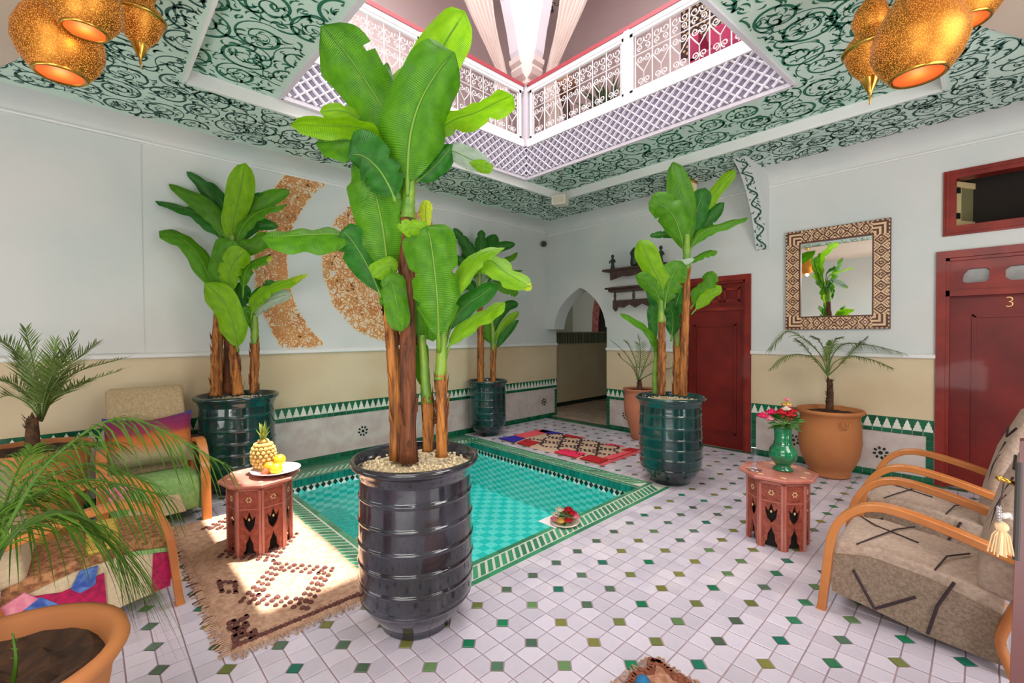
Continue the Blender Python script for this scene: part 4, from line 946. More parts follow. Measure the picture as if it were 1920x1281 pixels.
plant('banana plant in a black ribbed pot at the far right corner of the pool', 2.86, -1.56, .305, .785, m_glazeg, d, [
    ([(1240, 740, d-.1), (1241, 670, d-.1), (1240, 600, d-.1)], .034, .028, 'b'), ([(1240, 605, d-.1), (1240, 560, d-.1), (1246, 520, d-.1)], .030, .018, 'g'),
    ([(1268, 740, d+.05), (1270, 690, d+.05), (1268, 645, d+.05)], .036, .03, 'b'), ([(1268, 650, d+.05), (1266, 600, d+.05)], .03, .022, 'g'),
    ([(1280, 742, d-.12), (1284, 640, d-.12), (1287, 560, d-.12), (1287, 500, d-.1)], .036, .030, 'b'), ([(1287, 505, d-.1), (1288, 470, d-.1), (1288, 440, d-.1)], .034, .026, 'g'),
    ([(1229, 738, d), (1228, 700, d), (1232, 640, d)], .028, .018, 'g'),
], [
    ([(1286, 480, 0), (1284, 430, 0), (1278, 380, -.03), (1262, 304, -.05)], .24, 'c', 'm', {}),
    ([(1284, 480, -.05), (1276, 440, -.1), (1262, 405, -.12), (1240, 385, -.12), (1216, 380, -.1)], .26, 'c', 'm', dict(pet=.08)),
    ([(1290, 470, .05), (1296, 430, .05), (1308, 390, .05), (1322, 352, .05)], .22, 'c', 'd', {}),
    ([(1292, 460, .1), (1318, 400, .08), (1340, 362, .05), (1378, 318, .0)], .13, 'c', 'b', dict(pet=.3)),
    ([(1288, 480, 0), (1312, 440, -.03), (1345, 425, -.06), (1402, 408, -.1)], .15, 'x', 'm', dict(rtip=.5)),
    ([(1295, 460, .1), (1320, 425, .1), (1335, 405, .1), (1358, 380, .1)], .14, 'c', 'd', dict(rtip=.6)),
    ([(1290, 500, 0), (1305, 485, 0), (1325, 475, -.02), (1345, 472, -.04)], .09, 'x', 'm', {}),
    ([(1280, 450, .05), (1255, 440, .05), (1218, 442, .05)], .07, 'c', 'd', {}),
    ([(1285, 480, .1), (1295, 430, .12), (1300, 400, .12)], .22, 'c', 'd', {}),
    ([(1294, 580, .05), (1310, 560, .05), (1325, 540, .03), (1335, 508, .0)], .20, 'c', 'm', dict(rtip=.6)),
    ([(1296, 590, .0), (1318, 565, .0), (1335, 548, .0), (1352, 536, .0)], .12, 'c', 'b', {}),
    ([(1246, 560, -.12), (1238, 530, -.15), (1220, 495, -.18), (1200, 450, -.2)], .21, 'c', 'b', {}),
    ([(1240, 580, -.1), (1232, 550, -.13), (1215, 530, -.15), (1194, 514, -.16)], .15, 'c', 'm', dict(rtip=.6)),
    ([(1246, 580, -.12), (1250, 550, -.15), (1262, 515, -.17), (1278, 490, -.18)], .24, 'c', 'm', {}),
    ([(1248, 560, -.08), (1240, 520, -.1), (1262, 495, -.14), (1302, 486, -.2)], .10, 'x', 'g', dict(pet=.2)),
    ([(1262, 600, .05), (1268, 570, .05), (1278, 540, .05)], .24, 'c', 'd', {}),
    ([(1238, 680, 0), (1228, 640, -.05), (1205, 612, -.1), (1163, 588, -.15)], .10, 'x', 'm', dict(pet=.1, rtip=.5)),
    ([(1258, 640, 0), (1262, 600, 0), (1256, 570, 0)], .15, 'c', 'd', {}),
    ([(1226, 660, .05), (1224, 610, .05), (1222, 570, .05)], .10, 'c', 'd', {}),
    ([(1238, 600, .05), (1232, 560, .05), (1225, 500, .05)], .18, 'c', 'd', {}),
    ([(1270, 520, 0), (1280, 505, -.05), (1285, 492, -.1)], .12, 'x', 'b', {}),
], 3)
d = 5.95
plant('banana plant in a black ribbed pot beyond the pool, near the wall arch', .21, -1.50, .275, .735, m_glazeg, d, [
    ([(901, 722, d-.05), (901, 620, d-.05), (899, 560, d)], .048, .034, 'b'), ([(899, 565, d), (899, 510, d)], .034, .024, 'g'),
    ([(924, 722, d-.05), (925, 670, d-.05), (926, 655, d-.05)], .036, .032, 'b'), ([(926, 658, d-.05), (924, 620, d-.05), (922, 600, d-.05)], .034, .022, 'g'),
], [
    ([(899, 520, 0), (900, 480, 0), (903, 431, 0)], .18, 'c', 'd', {}),
    ([(897, 520, 0), (880, 470, 0), (851, 428, 0)], .18, 'c', 'd', dict(rtip=.5)),
    ([(896, 520, .1), (880, 490, .1), (870, 450, .1)], .22, 'c', 'd', {}),
    ([(898, 530, 0), (875, 500, 0), (848, 480, 0)], .15, 'c', 'd', dict(rtip=.5)),
    ([(902, 520, 0), (925, 470, 0), (966, 457, 0)], .15, 'c', 'd', dict(rtip=.5)),
    ([(902, 520, .1), (915, 470, .1), (930, 440, .1)], .20, 'c', 'd', {}),
    ([(904, 530, -.05), (930, 500, -.08), (971, 474, -.1)], .16, 'x', 'm', {}),
    ([(904, 540, 0), (935, 510, 0), (980, 508, 0)], .08, 'x', 'd', dict(rtip=.5)),
    ([(902, 560, 0), (920, 530, 0), (955, 545, -.05), (972, 550, -.05)], .15, 'x', 'm', {}),
    ([(898, 560, 0), (880, 530, 0), (860, 540, 0)], .18, 'x', 'd', {}),
    ([(922, 650, 0), (912, 620, -.05), (910, 592, -.08)], .18, 'c', 'm', {}),
    ([(925, 650, 0), (945, 610, 0), (973, 584, 0)], .13, 'c', 'b', dict(rtip=.55)),
    ([(926, 660, 0), (945, 630, -.05), (972, 600, -.08)], .12, 'c', 'd', dict(rtip=.5)),
    ([(924, 640, .1), (932, 600, .1), (950, 575, .1), (972, 570, .1)], .15, 'c', 'd', {}),
], 4)
# ------------------------------------------------------------------ palms
m_frond = M('palm_frond', '66803c', .55, isl=.35, trans=.25); m_frondg = M('palm_frond_green', '4c7418', .5, isl=.4, trans=.3); m_ptrunk = M('palm_trunk', '5a3c22', .9, var=(20, '35210f'), bump=(40, 1))
def frond(parent, pts, L0, n=34, droop=.35, mat=None, wd=.010, hint=None, tips=.12, start=.22, ang=55, seed=0):
    rnd = random.Random(seed); q = cat(pts, 40); loc = parent.location; mb = MB()
    mb.tube([p-loc for p in q], [.0055*(1-.8*i/40)+.001 for i in range(40)], 5)
    for k in range(n):
        t = start+(1-start)*k/(n-1); i = min(38, int(t*39)); p = q[i].lerp(q[i+1], t*39-i if t < 1 else 1); tg = (q[min(i+1, 39)]-q[max(i-1, 0)]).normalized()
        sd = tg.cross(V((0, 0, 1)));
        if sd.length < .15: sd = V((rt.x, rt.y, 0))
        sd.normalize(); upn = sd.cross(tg).normalized()
        env = (.55+.45*sin(min(1, (t-start)/(1-start)*1.6)*pi/2))*(1-.65*max(0, (t-.6)/.4))
        for s in (-1, 1):
            a = radians(ang)*rnd.uniform(.85, 1.1)*(1-.35*t); l = L0*env*rnd.uniform(.8, 1.1); d_ = (tg*cos(a)+sd*s*sin(a)+upn*rnd.uniform(.05, .35)).normalized()
            w_ = wd*rnd.uniform(.8, 1.1); wv = d_.cross(upn).normalized()*w_; k0 = len(mb.v); segs = 4
            for g in range(segs+1):
                u = g/segs; c = p+d_*l*u+V((0, 0, -1))*(l*droop*u*u*1.3)-loc; ww = wv*(.35+.65*sin(min(1, u*2.2)*pi/2))*(1-u**2.2)
                for cc_ in (c-ww/2, c+ww/2): cc_.x = max(cc_.x, XL+.02-loc.x); cc_.y = min(cc_.y, -.03-loc.y); mb.v.append(cc_)
            for g in range(segs): mb.f.append((k0+2*g, k0+2*g+1, k0+2*g+3, k0+2*g+2)); mb.i.append(0)
    return mb.build('frond', mat or m_frond, parent)
def terra(t, prof, mat, soilz, soilr, ears=None):
    MB().lathe(prof, 40).build('pot', mat, t, True)
    mb = MB(); rnd = random.Random(4)
    pr = [(soilr*k/8+.001, soilz+.012*sin(k*2.1)) for k in range(9)]
    mb.lathe(pr, 26)
    for v in mb.v: v.z += rnd.uniform(-.008, .008)
    mb.build('soil', m_soil, t)
def palmtrunk(t, x, y, z0, z1, r):
    mb = MB(); mb.tube([(x, y, z0), (x+.005, y, (z0+z1)/2), (x, y, z1)], [r*1.1, r, r*.8], 10)
    rnd = random.Random(2)
    for k in range(26):
        a = rnd.uniform(0, 2*pi); z = z0+(z1-z0)*rnd.random(); d_ = V((cos(a), sin(a), 0)); s_ = V((-sin(a), cos(a), 0)); c = V((x, y, z))
        mb.add([c+d_*r*.9+s_*r*.4, c+d_*r*.9-s_*r*.4, c+d_*r*1.5+V((0, 0, .035))], [(0, 1, 2)])
    mb.build('trunk', m_ptrunk, t)
# right-hand palm in the wide terracotta pot
t = thing('potted_palm', 'small palm in a broad orange terracotta pot below the wall mirror', 'potted plant', (3.83, -.33, 0)); t.scale = (.94, .94, 1)
R = .275
terra(t, [(.01, 0), (.155, 0), (.175, .01), (.18, .03), (.165, .04), (.20, .09), (.245, .19), (.268, .32), (.262, .45), (.252, .56), (.262, .585), (.288, .60), (.292, .62), (.28, .632), (.262, .625), (.245, .59)], m_terra, .585, .25)
MB().tube([V((.17, -.235, .55))+V((-.02, 0, 0)), V((.155, -.262, .535)), V((.165, -.268, .505)), V((.19, -.255, .50)), V((.205, -.235, .52)), V((.20, -.225, .545))], .008, 8).build('ring_handle', m_terra, t, True)
palmtrunk(t, 0, 0, .58, P(1552, 712, 4.2).z, .03)
b0 = P(1552, 700, 4.22)
for k, (f_, L_) in enumerate([([(1552, 705), (1540, 670), (1510, 640), (1470, 622), (1436, 655)], .17), ([(1552, 705), (1530, 675), (1500, 665), (1470, 668), (1440, 690)], .14), ([(1552, 705), (1560, 670), (1585, 645), (1640, 648), (1702, 662)], .17),
        ([(1552, 705), (1565, 680), (1600, 668), (1640, 675), (1680, 690)], .13), ([(1552, 705), (1548, 665), (1535, 640), (1520, 630)], .12), ([(1552, 705), (1556, 665), (1565, 640), (1580, 632)], .12), ([(1552, 705), (1575, 685), (1610, 650), (1630, 632)], .13), ([(1552, 705), (1550, 680), (1552, 655), (1556, 640)], .11), ([(1552, 705), (1535, 685), (1505, 650), (1488, 636)], .13)]):
    frond(t, [P(a, b, 4.22+(-.10 if k % 2 else .05)*min(1, i/2)) for i, (a, b) in enumerate(f_)], L_, 36, .45, m_frond, .010, seed=k, start=.35)
# slim palm pot behind the far banana plant
t = thing('potted_palm', 'thin palm in a tall rose terracotta pot, half behind the far right banana pot', 'potted plant', (1.80, -.30, 0))
terra(t, [(.01, 0), (.09, 0), (.105, .02), (.115, .10), (.15, .22), (.185, .34), (.195, .46), (.185, .58), (.19, .62), (.205, .635), (.205, .65), (.19, .652), (.18, .63)], m_terrap, .62, .18)
palmtrunk(t, 0, 0, .62, P(1196, 712, 5.7).z, .03)
for k, f_ in enumerate([[(1196, 712), (1190, 690), (1170, 660), (1145, 638)], [(1196, 712), (1200, 680), (1200, 650), (1196, 630)], [(1196, 712), (1186, 690), (1165, 672), (1160, 665)], [(1198, 712), (1210, 690), (1230, 675), (1250, 680)], [(1198, 712), (1206, 690), (1222, 655), (1230, 650)], [(1196, 712), (1192, 680), (1180, 650), (1172, 640)], [(1200, 712), (1225, 700), (1262, 690), (1280, 700)]]):
    frond(t, [P(a, b, 5.75-.1*(k % 2)) for a, b in f_], .15, 20, .2, m_frond, .011, seed=20+k)
# back-left palm in a wide bowl pot
bl = P(62, 836, 2.9); bl.z = 0
t = thing('potted_palm', 'bushy palm in a wide terracotta pot against the left wall, beside the left armchairs', 'potted plant', bl)
zr = P(62, 838, 2.9).z
terra(t, [(.01, 0), (.20, 0), (.21, .04), (.24, zr*.4), (.265, zr*.75), (.275, zr-.05), (.29, zr-.03), (.295, zr-.005), (.285, zr), (.265, zr-.01), (.255, zr-.05)], m_terra, zr-.035, .26)
palmtrunk(t, .02, 0, zr-.04, P(76, 780, 2.95).z, .034)
for k, f_ in enumerate([[(76, 790), (72, 740), (50, 690), (20, 650), (-10, 632)], [(76, 790), (72, 740), (62, 680), (48, 618)], [(78, 790), (88, 740), (110, 690), (140, 630)], [(78, 790), (95, 745), (140, 700), (232, 672)], [(78, 790), (92, 755), (135, 725), (225, 695)], [(78, 790), (84, 740), (96, 690), (105, 640)],
        [(76, 790), (60, 750), (25, 720), (-20, 712)], [(76, 790), (55, 760), (20, 742), (-10, 750)], [(78, 790), (92, 740), (130, 685), (180, 645)], [(76, 790), (66, 740), (45, 700), (30, 660)], [(78, 790), (98, 750), (125, 735), (170, 715)], [(78, 790), (84, 745), (100, 700), (125, 665)]]):
    frond(t, [P(a, b, 2.95-.12*(k % 3)*min(1, i/2)) for i, (a, b) in enumerate(f_)], .17, 34, .05, m_frond, .0085, seed=40+k, ang=48)
# foreground palm
c0 = P(-30, 1252, 1.10); c0.z = 0; zr = P(-30, 1252, 1.10).z
t = thing('potted_palm', 'large palm with long drooping fronds in a wide terracotta pot, bottom left', 'potted plant', c0)
terra(t, [(.01, 0), (.16, 0), (.17, .05), (.20, zr*.4), (.235, zr*.8), (.238, zr-.05), (.26, zr-.045), (.275, zr-.02), (.27, zr), (.25, zr+.004), (.235, zr-.01), (.22, zr-.06)], m_terra, zr-.045, .225)
palmtrunk(t, -.14, -.10, zr-.05, zr+.12, .04)
for k, (f_, L_, dr, dd, nn) in enumerate([
    ([(-30, 1100), (30, 960), (110, 850), (240, 785), (420, 870)], .27, .85, 0, 38),
    ([(-30, 1110), (20, 1010), (100, 960), (180, 990), (240, 1060)], .32, 1.0, -.18, 30),
    ([(-30, 1100), (10, 980), (60, 890), (130, 840), (220, 830)], .25, .6, .1, 32),
    ([(-30, 1090), (0, 980), (30, 890), (60, 840)], .24, .5, .1, 26),
    ([(-30, 1090), (-10, 980), (60, 930), (170, 900), (310, 930)], .28, 1.0, .0, 34),
    ([(-40, 1110), (-10, 1040), (40, 990), (110, 970), (190, 1010)], .33, 1.1, -.22, 28),
    ([(-30, 1080), (20, 960), (80, 900), (180, 870), (290, 910)], .26, .8, .12, 32),
    ([(-40, 1080), (-20, 1000), (0, 960), (50, 930)], .28, .8, -.05, 22)]):
    frond(t, [P(a, b, 1.25+dd+.07*i) for i, (a, b) in enumerate(f_)], L_, nn, dr, m_frondg, .0078, seed=60+k, ang=50, start=.30)
frond(t, [P(20, 1300, 1.1), P(30, 1240, 1.1), P(24, 1190, 1.1)], .02, 6, .2, m_frondg, .006, seed=90)
# ------------------------------------------------------------------ armchairs
m_bent = M('bent_wood', 'c27a3c', 0.35, var=(5, 'a9622c'), coat=.2)
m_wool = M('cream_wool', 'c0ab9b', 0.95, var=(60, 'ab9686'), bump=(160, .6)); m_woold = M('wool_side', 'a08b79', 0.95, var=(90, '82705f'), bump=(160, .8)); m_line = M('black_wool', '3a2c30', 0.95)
def chair(label, x, y, rz, hw, seatm, sidem, backm, group):
    t = thing('armchair', label, 'armchair', (x, y, 0), rz, group)
    arm = [(.38, 0), (.365, .15), (.345, .34), (.315, .44), (.26, .51), (.19, .55), (.10, .555), (-.05, .525), (-.22, .475), (-.40, .42), (-.50, .385)]
    for s in (-1, 1):
        q = cat([V((a, s*hw, b)) for a, b in arm], 34); MB().strap(q, (0, 1, 0), .058, .034).build('arm', m_bent, t).modifiers.new('b', 'BEVEL').width = .004
        q = cat([V((a, s*hw, b)) for a, b in [(-.34, .42), (-.27, .32), (-.225, .2), (-.21, .12), (-.235, .04), (-.25, 0)]], 16); MB().strap(q, (0, 1, 0), .052, .03).build('leg', m_bent, t, True)
    w = hw-.032
    def block(name, prof, w, mat, r=.03):
        mb = MB(); v, f = extr(prof, 2*w, lambda a, b, c: V((a, c-w, b))); mb.add(v, f); o = mb.build(name, mat, t, True)
        m = o.modifiers.new('bev', 'BEVEL'); m.width = r; m.segments = 4; m.limit_method = 'ANGLE'; m.angle_limit = .5; return o
    st = block('seat', [(.355, .10), (.365, .26), (.33, .335), (.20, .35), (0, .33), (-.22, .29), (-.24, .03), (0, .045), (.2, .08)], w, seatm, .025)
    bk = block('backrest', [(-.14, .29), (-.165, .45), (-.22, .68), (-.31, .90), (-.37, .95), (-.43, .93), (-.40, .75), (-.36, .5), (-.33, .25)], w-.005, backm, .035)
    for s in (-1, 1):
        v, f = extr([(.345, .09), (.352, .27), (.20, .305), (0, .285), (-.22, .22), (-.235, .02), (0, .035), (.2, .07)], .012, lambda a, b, c: V((a, s*(w+.0+c), b)))
        put('side_cover', newmesh('side_cover', v, f, sidem), t)
    return t, st, w
def lines(t, w, segs, mat=m_line, th=.009):
    mb = MB()
    for sg in segs:
        mb.tube([V(p) for p in sg], th, 5)
    mb.build('stripe', mat, t)
GR = 'cream wool armchairs on the right'
for k, (yy, lb) in enumerate(((-2.56, 'cream wool bentwood armchair with black lines, nearest, at the right edge'), (-1.70, 'cream wool bentwood armchair behind the nearest one, in front of the numbered door'))):
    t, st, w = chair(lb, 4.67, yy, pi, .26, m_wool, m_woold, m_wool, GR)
    W = w+.016
    lines(t, w, [[(.26, W, .225), (.18, W, .075)], [(.18, W, .075), (.04, W, .19)], [(-.08, W-.004, .30), (-.03, W, .18), (0, W, .045)]], th=.0065)
    lines(t, w, [[(.25, W-.02, .345), (.20, .1, .356), (.14, -.1, .352), (.08, -w, .345)], [(-.02, W-.02, .325), (-.05, .05, .335), (-.12, -.1, .32)], [(.30, -w+.02, .34), (.22, -.08, .354), (.05, -.02, .34)]], th=.0036)
    lines(t, w, [[(-.168, .14, .42), (-.20, .05, .60), (-.245, .10, .75)], [(-.172, -.15, .46), (-.20, -.02, .58), (-.225, .18, .69)], [(-.26, -.18, .79), (-.25, .0, .765), (-.28, .16, .84)]], th=.005)
m_fur = M('shaggy_wool', 'b27d55', 0.95, var=(45, '6f452b'), bump=(70, 1)); m_kcream = M('kilim_cream', 'cbb999', 0.95, var=(50, 'bda98a'), bump=(150, .5)); m_kpink = M('kilim_magenta', 'b3124f', 0.95, var=(40, '8a1140'), bump=(120, .6))
m_kblue = M('kilim_blue', '2f4a92', 0.95, var=(40, '5a7ab5')); m_kgreen = M('kilim_green', '6f9a56', 0.95, var=(30, '87a868')); m_krose = M('kilim_rose', 'c56a83', 0.95, var=(30, 'd98b9a')); m_kyel = M('kilim_yellow', 'cdb34e', 0.95, var=(50, 'a98a3c')); m_kora = M('kilim_orange', 'c7703a', 0.95, var=(40, 'a9582f'))
GL = 'patchwork armchairs on the left'
t, st, w = chair('patchwork kilim armchair with magenta and cream side, in front of the fruit table', 1.765, -5.48, pi/2, .265, m_fur, m_kcream, m_kcream, GL)
W = w+.014       # side facing the camera is local -y
PN = [0]
def patch(pl, mat, nm='patch', side=-1, th=.006, t=t, W=W):
    PN[0] += 1; th = .004+.0016*PN[0]
    v, f = extr(pl, th, lambda a, b, c: V((a, side*(W+c), b))); put(nm, newmesh(nm, v, f, mat), t)
patch([(.28, .28), (.352, .262), (.345, .095), (.27, .085)], m_kpink); patch([(.35, .27), (.352, .29), (.20, .315), (.20, .295)], m_kgreen)
patch([(-.22, .20), (-.14, .235), (-.04, .215), (.10, .25), (.11, .06), (0, .04), (-.225, .025)], m_kpink); patch([(-.16, .235), (-.10, .22), (-.04, .16), (-.10, .15), (-.17, .20)], m_kblue); patch([(.02, .29), (.08, .292), (.07, .21), (.02, .19), (-.01, .22)], m_kblue)
patch([(-.225, .22), (-.15, .26), (-.11, .22), (-.18, .17), (-.225, .17)], m_krose)
mb = MB().bbox((.04, -w+.01, .335), (.16, w-.01, .357), .01); mb.build('patch', m_kyel, t)
for (a, b, c) in ((-.36, .9, m_kcream),): pass
t2, st, w2 = chair('patchwork kilim armchair with green seat against the left wall, holding the striped cushion', .55, -5.085, 0, .28, m_kgreen, m_kgreen, M('kilim_beige', 'b7a37f', .95, var=(60, 'a3906e')), GL)
for pl, m_ in (([(-.20, .0), (.16, .0), (.12, .17), (-.10, .20)], m_kcream), ([(-.27, .30), (-.10, .30), (-.16, .20), (-.27, .20)], m_krose)):
    v, f = extr([(a, b+.10 if b < .1 else b+.06) for a, b in pl], .006, lambda a, b, c: V((.358+c+max(0, .0), a, b))); put('patch', newmesh('patch', v, f, m_), t2)
# striped cushion on the armchair by the wall
cm = bpy.data.materials.new('striped_cushion'); cm.use_nodes = True; n = cm.node_tree.nodes; L = cm.node_tree.links; b = n['Principled BSDF']; b.inputs['Roughness'].default_value = .95
tc = n.new('ShaderNodeTexCoord'); sp = n.new('ShaderNodeSeparateXYZ'); L.new(tc.outputs['Object'], sp.inputs[0]); nz = n.new('ShaderNodeTexNoise'); nz.inputs['Scale'].default_value = 9; L.new(tc.outputs['Object'], nz.inputs[0])
ma = n.new('ShaderNodeMath'); ma.operation = 'MULTIPLY_ADD'; ma.inputs[1].default_value = .10; L.new(nz.outputs['Fac'], ma.inputs[0]); L.new(sp.outputs['Z'], ma.inputs[2])
mr2 = n.new('ShaderNodeMapRange'); mr2.inputs[1].default_value = -.16; mr2.inputs[2].default_value = .25; L.new(ma.outputs[0], mr2.inputs[0]); rp = n.new('ShaderNodeValToRGB'); L.new(mr2.outputs[0], rp.inputs[0])
for i, (p_, c_) in enumerate(((0, '8f8a6a'), (.25, 'a39a78'), (.42, 'c0763c'), (.58, 'b8642f'), (.66, '8e2f4a'), (.8, '7d2350'), (.92, '6d2458'), (1, '2c3f8c'))):
    e = rp.color_ramp.elements[i] if i < 2 else rp.color_ramp.elements.new(p_); e.position = p_; e.color = lin(hexc(c_))+(1,)
L.new(rp.outputs[0], b.inputs['Base Color']); bp = n.new('ShaderNodeBump'); bp.inputs['Strength'].default_value = .6; n2 = n.new('ShaderNodeTexNoise'); n2.inputs['Scale'].default_value = 120; L.new(tc.outputs['Object'], n2.inputs[0]); L.new(n2.outputs['Fac'], bp.inputs['Height']); bp.inputs['Distance'].default_value = .005; L.new(bp.outputs[0], b.inputs['Normal'])
cu_ = thing('cushion', 'purple and orange striped cushion leaning on the green armchair by the wall', 'cushion', (.46, -5.085, .56))
vs = []; fs = []; nn = 16
for s in (1, -1):
    for i in range(nn+1):
        for j in range(nn+1):
            a, b_ = i/nn*2-1, j/nn*2-1; h = (max(0, (1-a**4)*(1-b_**4)))**.5*.085; sag = .03*(1-abs(a))*(b_ > 0)*b_
            vs.append((s*h, a*.27*(1-.06*(1-b_*b_)), b_*.20*(1-.10*(1-a*a))-sag))
for s in (0, 1):
    for i in range(nn):
        for j in range(nn):
            k = s*(nn+1)**2+i*(nn+1)+j; f = (k, k+nn+1, k+nn+2, k+1); fs.append(f if s == 0 else f[::-1])
co = put('cover', newmesh('cover', vs, fs, cm, True), cu_); co.rotation_euler = (0, radians(-16), 0)
# ------------------------------------------------------------------ rugs
def rug(name, label, x0, y0, x1, y1, mat, rot=0, c=None):
    t = thing(name, label, 'rug', ((x0+x1)/2, (y0+y1)/2, 0), rot); hx, hy = (x1-x0)/2, (y1-y0)/2; rnd = random.Random(3)
    nx, ny = int(hx*2/.03), int(hy*2/.03); vs = []; fs = []
    for i in range(nx+1):
        for j in range(ny+1):
            e = (i in (0, nx) or j in (0, ny)); vs.append((-hx+2*hx*i/nx+rnd.uniform(-.006, .006), -hy+2*hy*j/ny+rnd.uniform(-.008, .008), .002 if e else .014+rnd.uniform(-.003, .003)))
    for i in range(nx):
        for j in range(ny): k = i*(ny+1)+j; fs.append((k, k+ny+1, k+ny+2, k+1))
    put('pile', newmesh('pile', vs, fs, mat, True), t); return t, hx, hy
def tufts(t, name, cells, mat, s=.028, z=.015, h=.008, shape='sq'):
    mb = MB(); rnd = random.Random(len(cells))
    for x, y in cells:
        r = s/2*rnd.uniform(.85, 1.2); a0 = rnd.uniform(-.2, .2); poly = [(x+r*1.25*cos(a0+k*pi/3), y+r*1.1*sin(a0+k*pi/3)) for k in range(6)]
        mb.add([(a, b, z) for a, b in poly]+[((a-x)*.7+x, (b-y)*.7+y, z+h) for a, b in poly], [(6, 7, 8, 9, 10, 11)]+[(k, (k+1) % 6, (k+1) % 6+6, k+6) for k in range(6)])
    return mb.build(name, mat, t, kind='stuff')
def fringe(t, pts, L_, mat, gap=.014, th=.0035):
    mb = MB(); rnd = random.Random(5)
    for (x0, y0, x1, y1, dx, dy) in pts:
        n = int(sqrt((x1-x0)**2+(y1-y0)**2)/gap)
        for k in range(n):
            x, y = x0+(x1-x0)*k/n, y0+(y1-y0)*k/n; l = L_*rnd.uniform(.6, 1.2); a, b = rnd.uniform(-.4, .4), rnd.uniform(-.4, .4)
            mb.tube([(x, y, .010), (x+dx*l*.5, y+dy*l*.5, .010), (x+dx*l+a*l*abs(dy), y+dy*l+b*l*abs(dx), .004)], th, 4, False)
    return mb.build('fringe', mat, t, kind='stuff')
m_rugb = M('beige_pile', 'bd9a80', 0.98, var=(38, 'a07a62'), bump=(60, 1)); m_brown = M('brown_pile', '51302c', 0.98, var=(50, '6b3f36'), bump=(70, 1))
t, hx, hy = rug('shaggy_rug', 'beige shaggy rug with dark brown diamonds under the fruit table', .90, -5.0, 2.66, -4.30, m_rugb, radians(0))
cx, cy = t.location.x, t.location.y
def line_cells(a, b, s): n = max(1, int(sqrt((b[0]-a[0])**2+(b[1]-a[1])**2)/s)); return [(a[0]+(b[0]-a[0])*k/n-cx, a[1]+(b[1]-a[1])*k/n-cy) for k in range(n+1)]
cells = []
for A, B, C_, D_ in (((2.56, -4.66), (2.27, -4.42), (1.98, -4.64), (2.27, -4.88)), ((1.94, -4.64), (1.66, -4.42), (1.37, -4.64), (1.66, -4.86)), ((1.33, -4.64), (1.12, -4.45), (.98, -4.62), (1.12, -4.86))):
    for p, q in ((A, B), (B, C_), (C_, D_), (D_, A)):
        for o_ in (0, .045, .09):
            m_ = ((A[0]+C_[0])/2, (B[1]+D_[1])/2); sc2 = 1-o_/.26; cells += [c for i, c in enumerate(line_cells((m_[0]+(p[0]-m_[0])*sc2, m_[1]+(p[1]-m_[1])*sc2), (m_[0]+(q[0]-m_[0])*sc2, m_[1]+(q[1]-m_[1])*sc2), .024)) if (i+int(o_*22.3)) % 2 == 0]
for p, q in (((2.10, -4.93), (2.16, -4.88)), ((2.16, -4.88), (2.05, -4.86)), ((2.05, -4.86), (1.98, -4.92)), ((1.98, -4.92), (2.10, -4.93))): cells += line_cells(p, q, .03)
cells += line_cells((2.62, -4.98), (2.62, -4.33), .02)
for k in range(40): cells.append((2.42+random.random()*.2-cx, -4.97+random.random()*.08-cy))
tufts(t, 'brown_motif', cells, m_brown, .025)
fringe(t, [(-hx, -hy, hx, -hy, 0, -1), (hx, -hy, hx, hy, 1, 0)], .045, m_rugb)
fringe(t, [(-hx+.05*k, -hy, -hx+.05*k+.02, -hy, 0, -1) for k in range(2, 30, 2)], .05, m_brown)
m_rcream = M('cream_pile', 'd2b59a', 0.98, var=(50, 'c09f86'), bump=(60, 1))
t, hx, hy = rug('colourful_rug', 'small cream rug with red, pink and blue blocks beyond the pool', .56, -1.62, 2.12, -.82, m_rcream)
cx, cy = t.location.x, t.location.y
def blk(nm, mat, pl):
    mb = MB(); v, f = extr([(a-cx, b-cy) for a, b in pl], .006, lambda a, b, c: V((a, b, .017+c))); mb.add(v, f); mb.build(nm, mat, t)
mB = M('blue_pile', '2a1f9a', .98, bump=(60, 1)); mP = M('pink_pile', 'e0224f', .98, bump=(60, 1)); mR = M('red_pile', 'b3131f', .98, bump=(60, 1)); mC = M('coral_pile', 'ea5560', .98, bump=(60, 1))
blk('blue_block', mB, [(.56, -1.62), (.86, -1.62), (.80, -1.38), (.60, -1.38)]); blk('coral_block', mC, [(.57, -1.36), (.78, -1.36), (.78, -.86), (.57, -.84)]); blk('red_block', mR, [(.90, -1.62), (1.12, -1.62), (1.08, -1.40), (.84, -1.40)])
blk('blue_block', mB, [(.60, -.82), (.98, -.82), (.84, -.96), (.66, -.98)]); blk('red_block', mR, [(1.02, -.82), (1.34, -.82), (1.22, -.93), (1.06, -.95)]); blk('pink_block', mP, [(1.50, -1.62), (1.82, -1.62), (1.80, -1.42), (1.50, -1.42)])
blk('red_block', mR, [(1.86, -1.62), (2.12, -1.62), (2.11, -1.44), (1.86, -1.42)]); blk('pink_block', mC, [(2.02, -1.40), (2.12, -1.42), (2.12, -1.0), (2.04, -1.02)]); blk('red_block', mR, [(1.98, -1.0), (2.12, -1.0), (2.12, -.84), (2.0, -.84)]); blk('pink_block', mP, [(1.70, -.94), (1.92, -.84), (1.74, -.84)])
cells = []
for i in range(4):
    for j in range(3):
        ccx, ccy = .98+i*.27+(.13 if j % 2 else 0), -1.40+j*.21
        for k in range(14): a = 2*pi*k/14; cells.append((ccx+.125*cos(a)-cx, ccy+.10*sin(a)-cy))
tufts(t, 'brown_outline', cells, M('dark_pile', '3a2a2c', .98), .030, .017)
fringe(t, [(hx, -hy, hx, hy, 1, 0)], .04, mC)
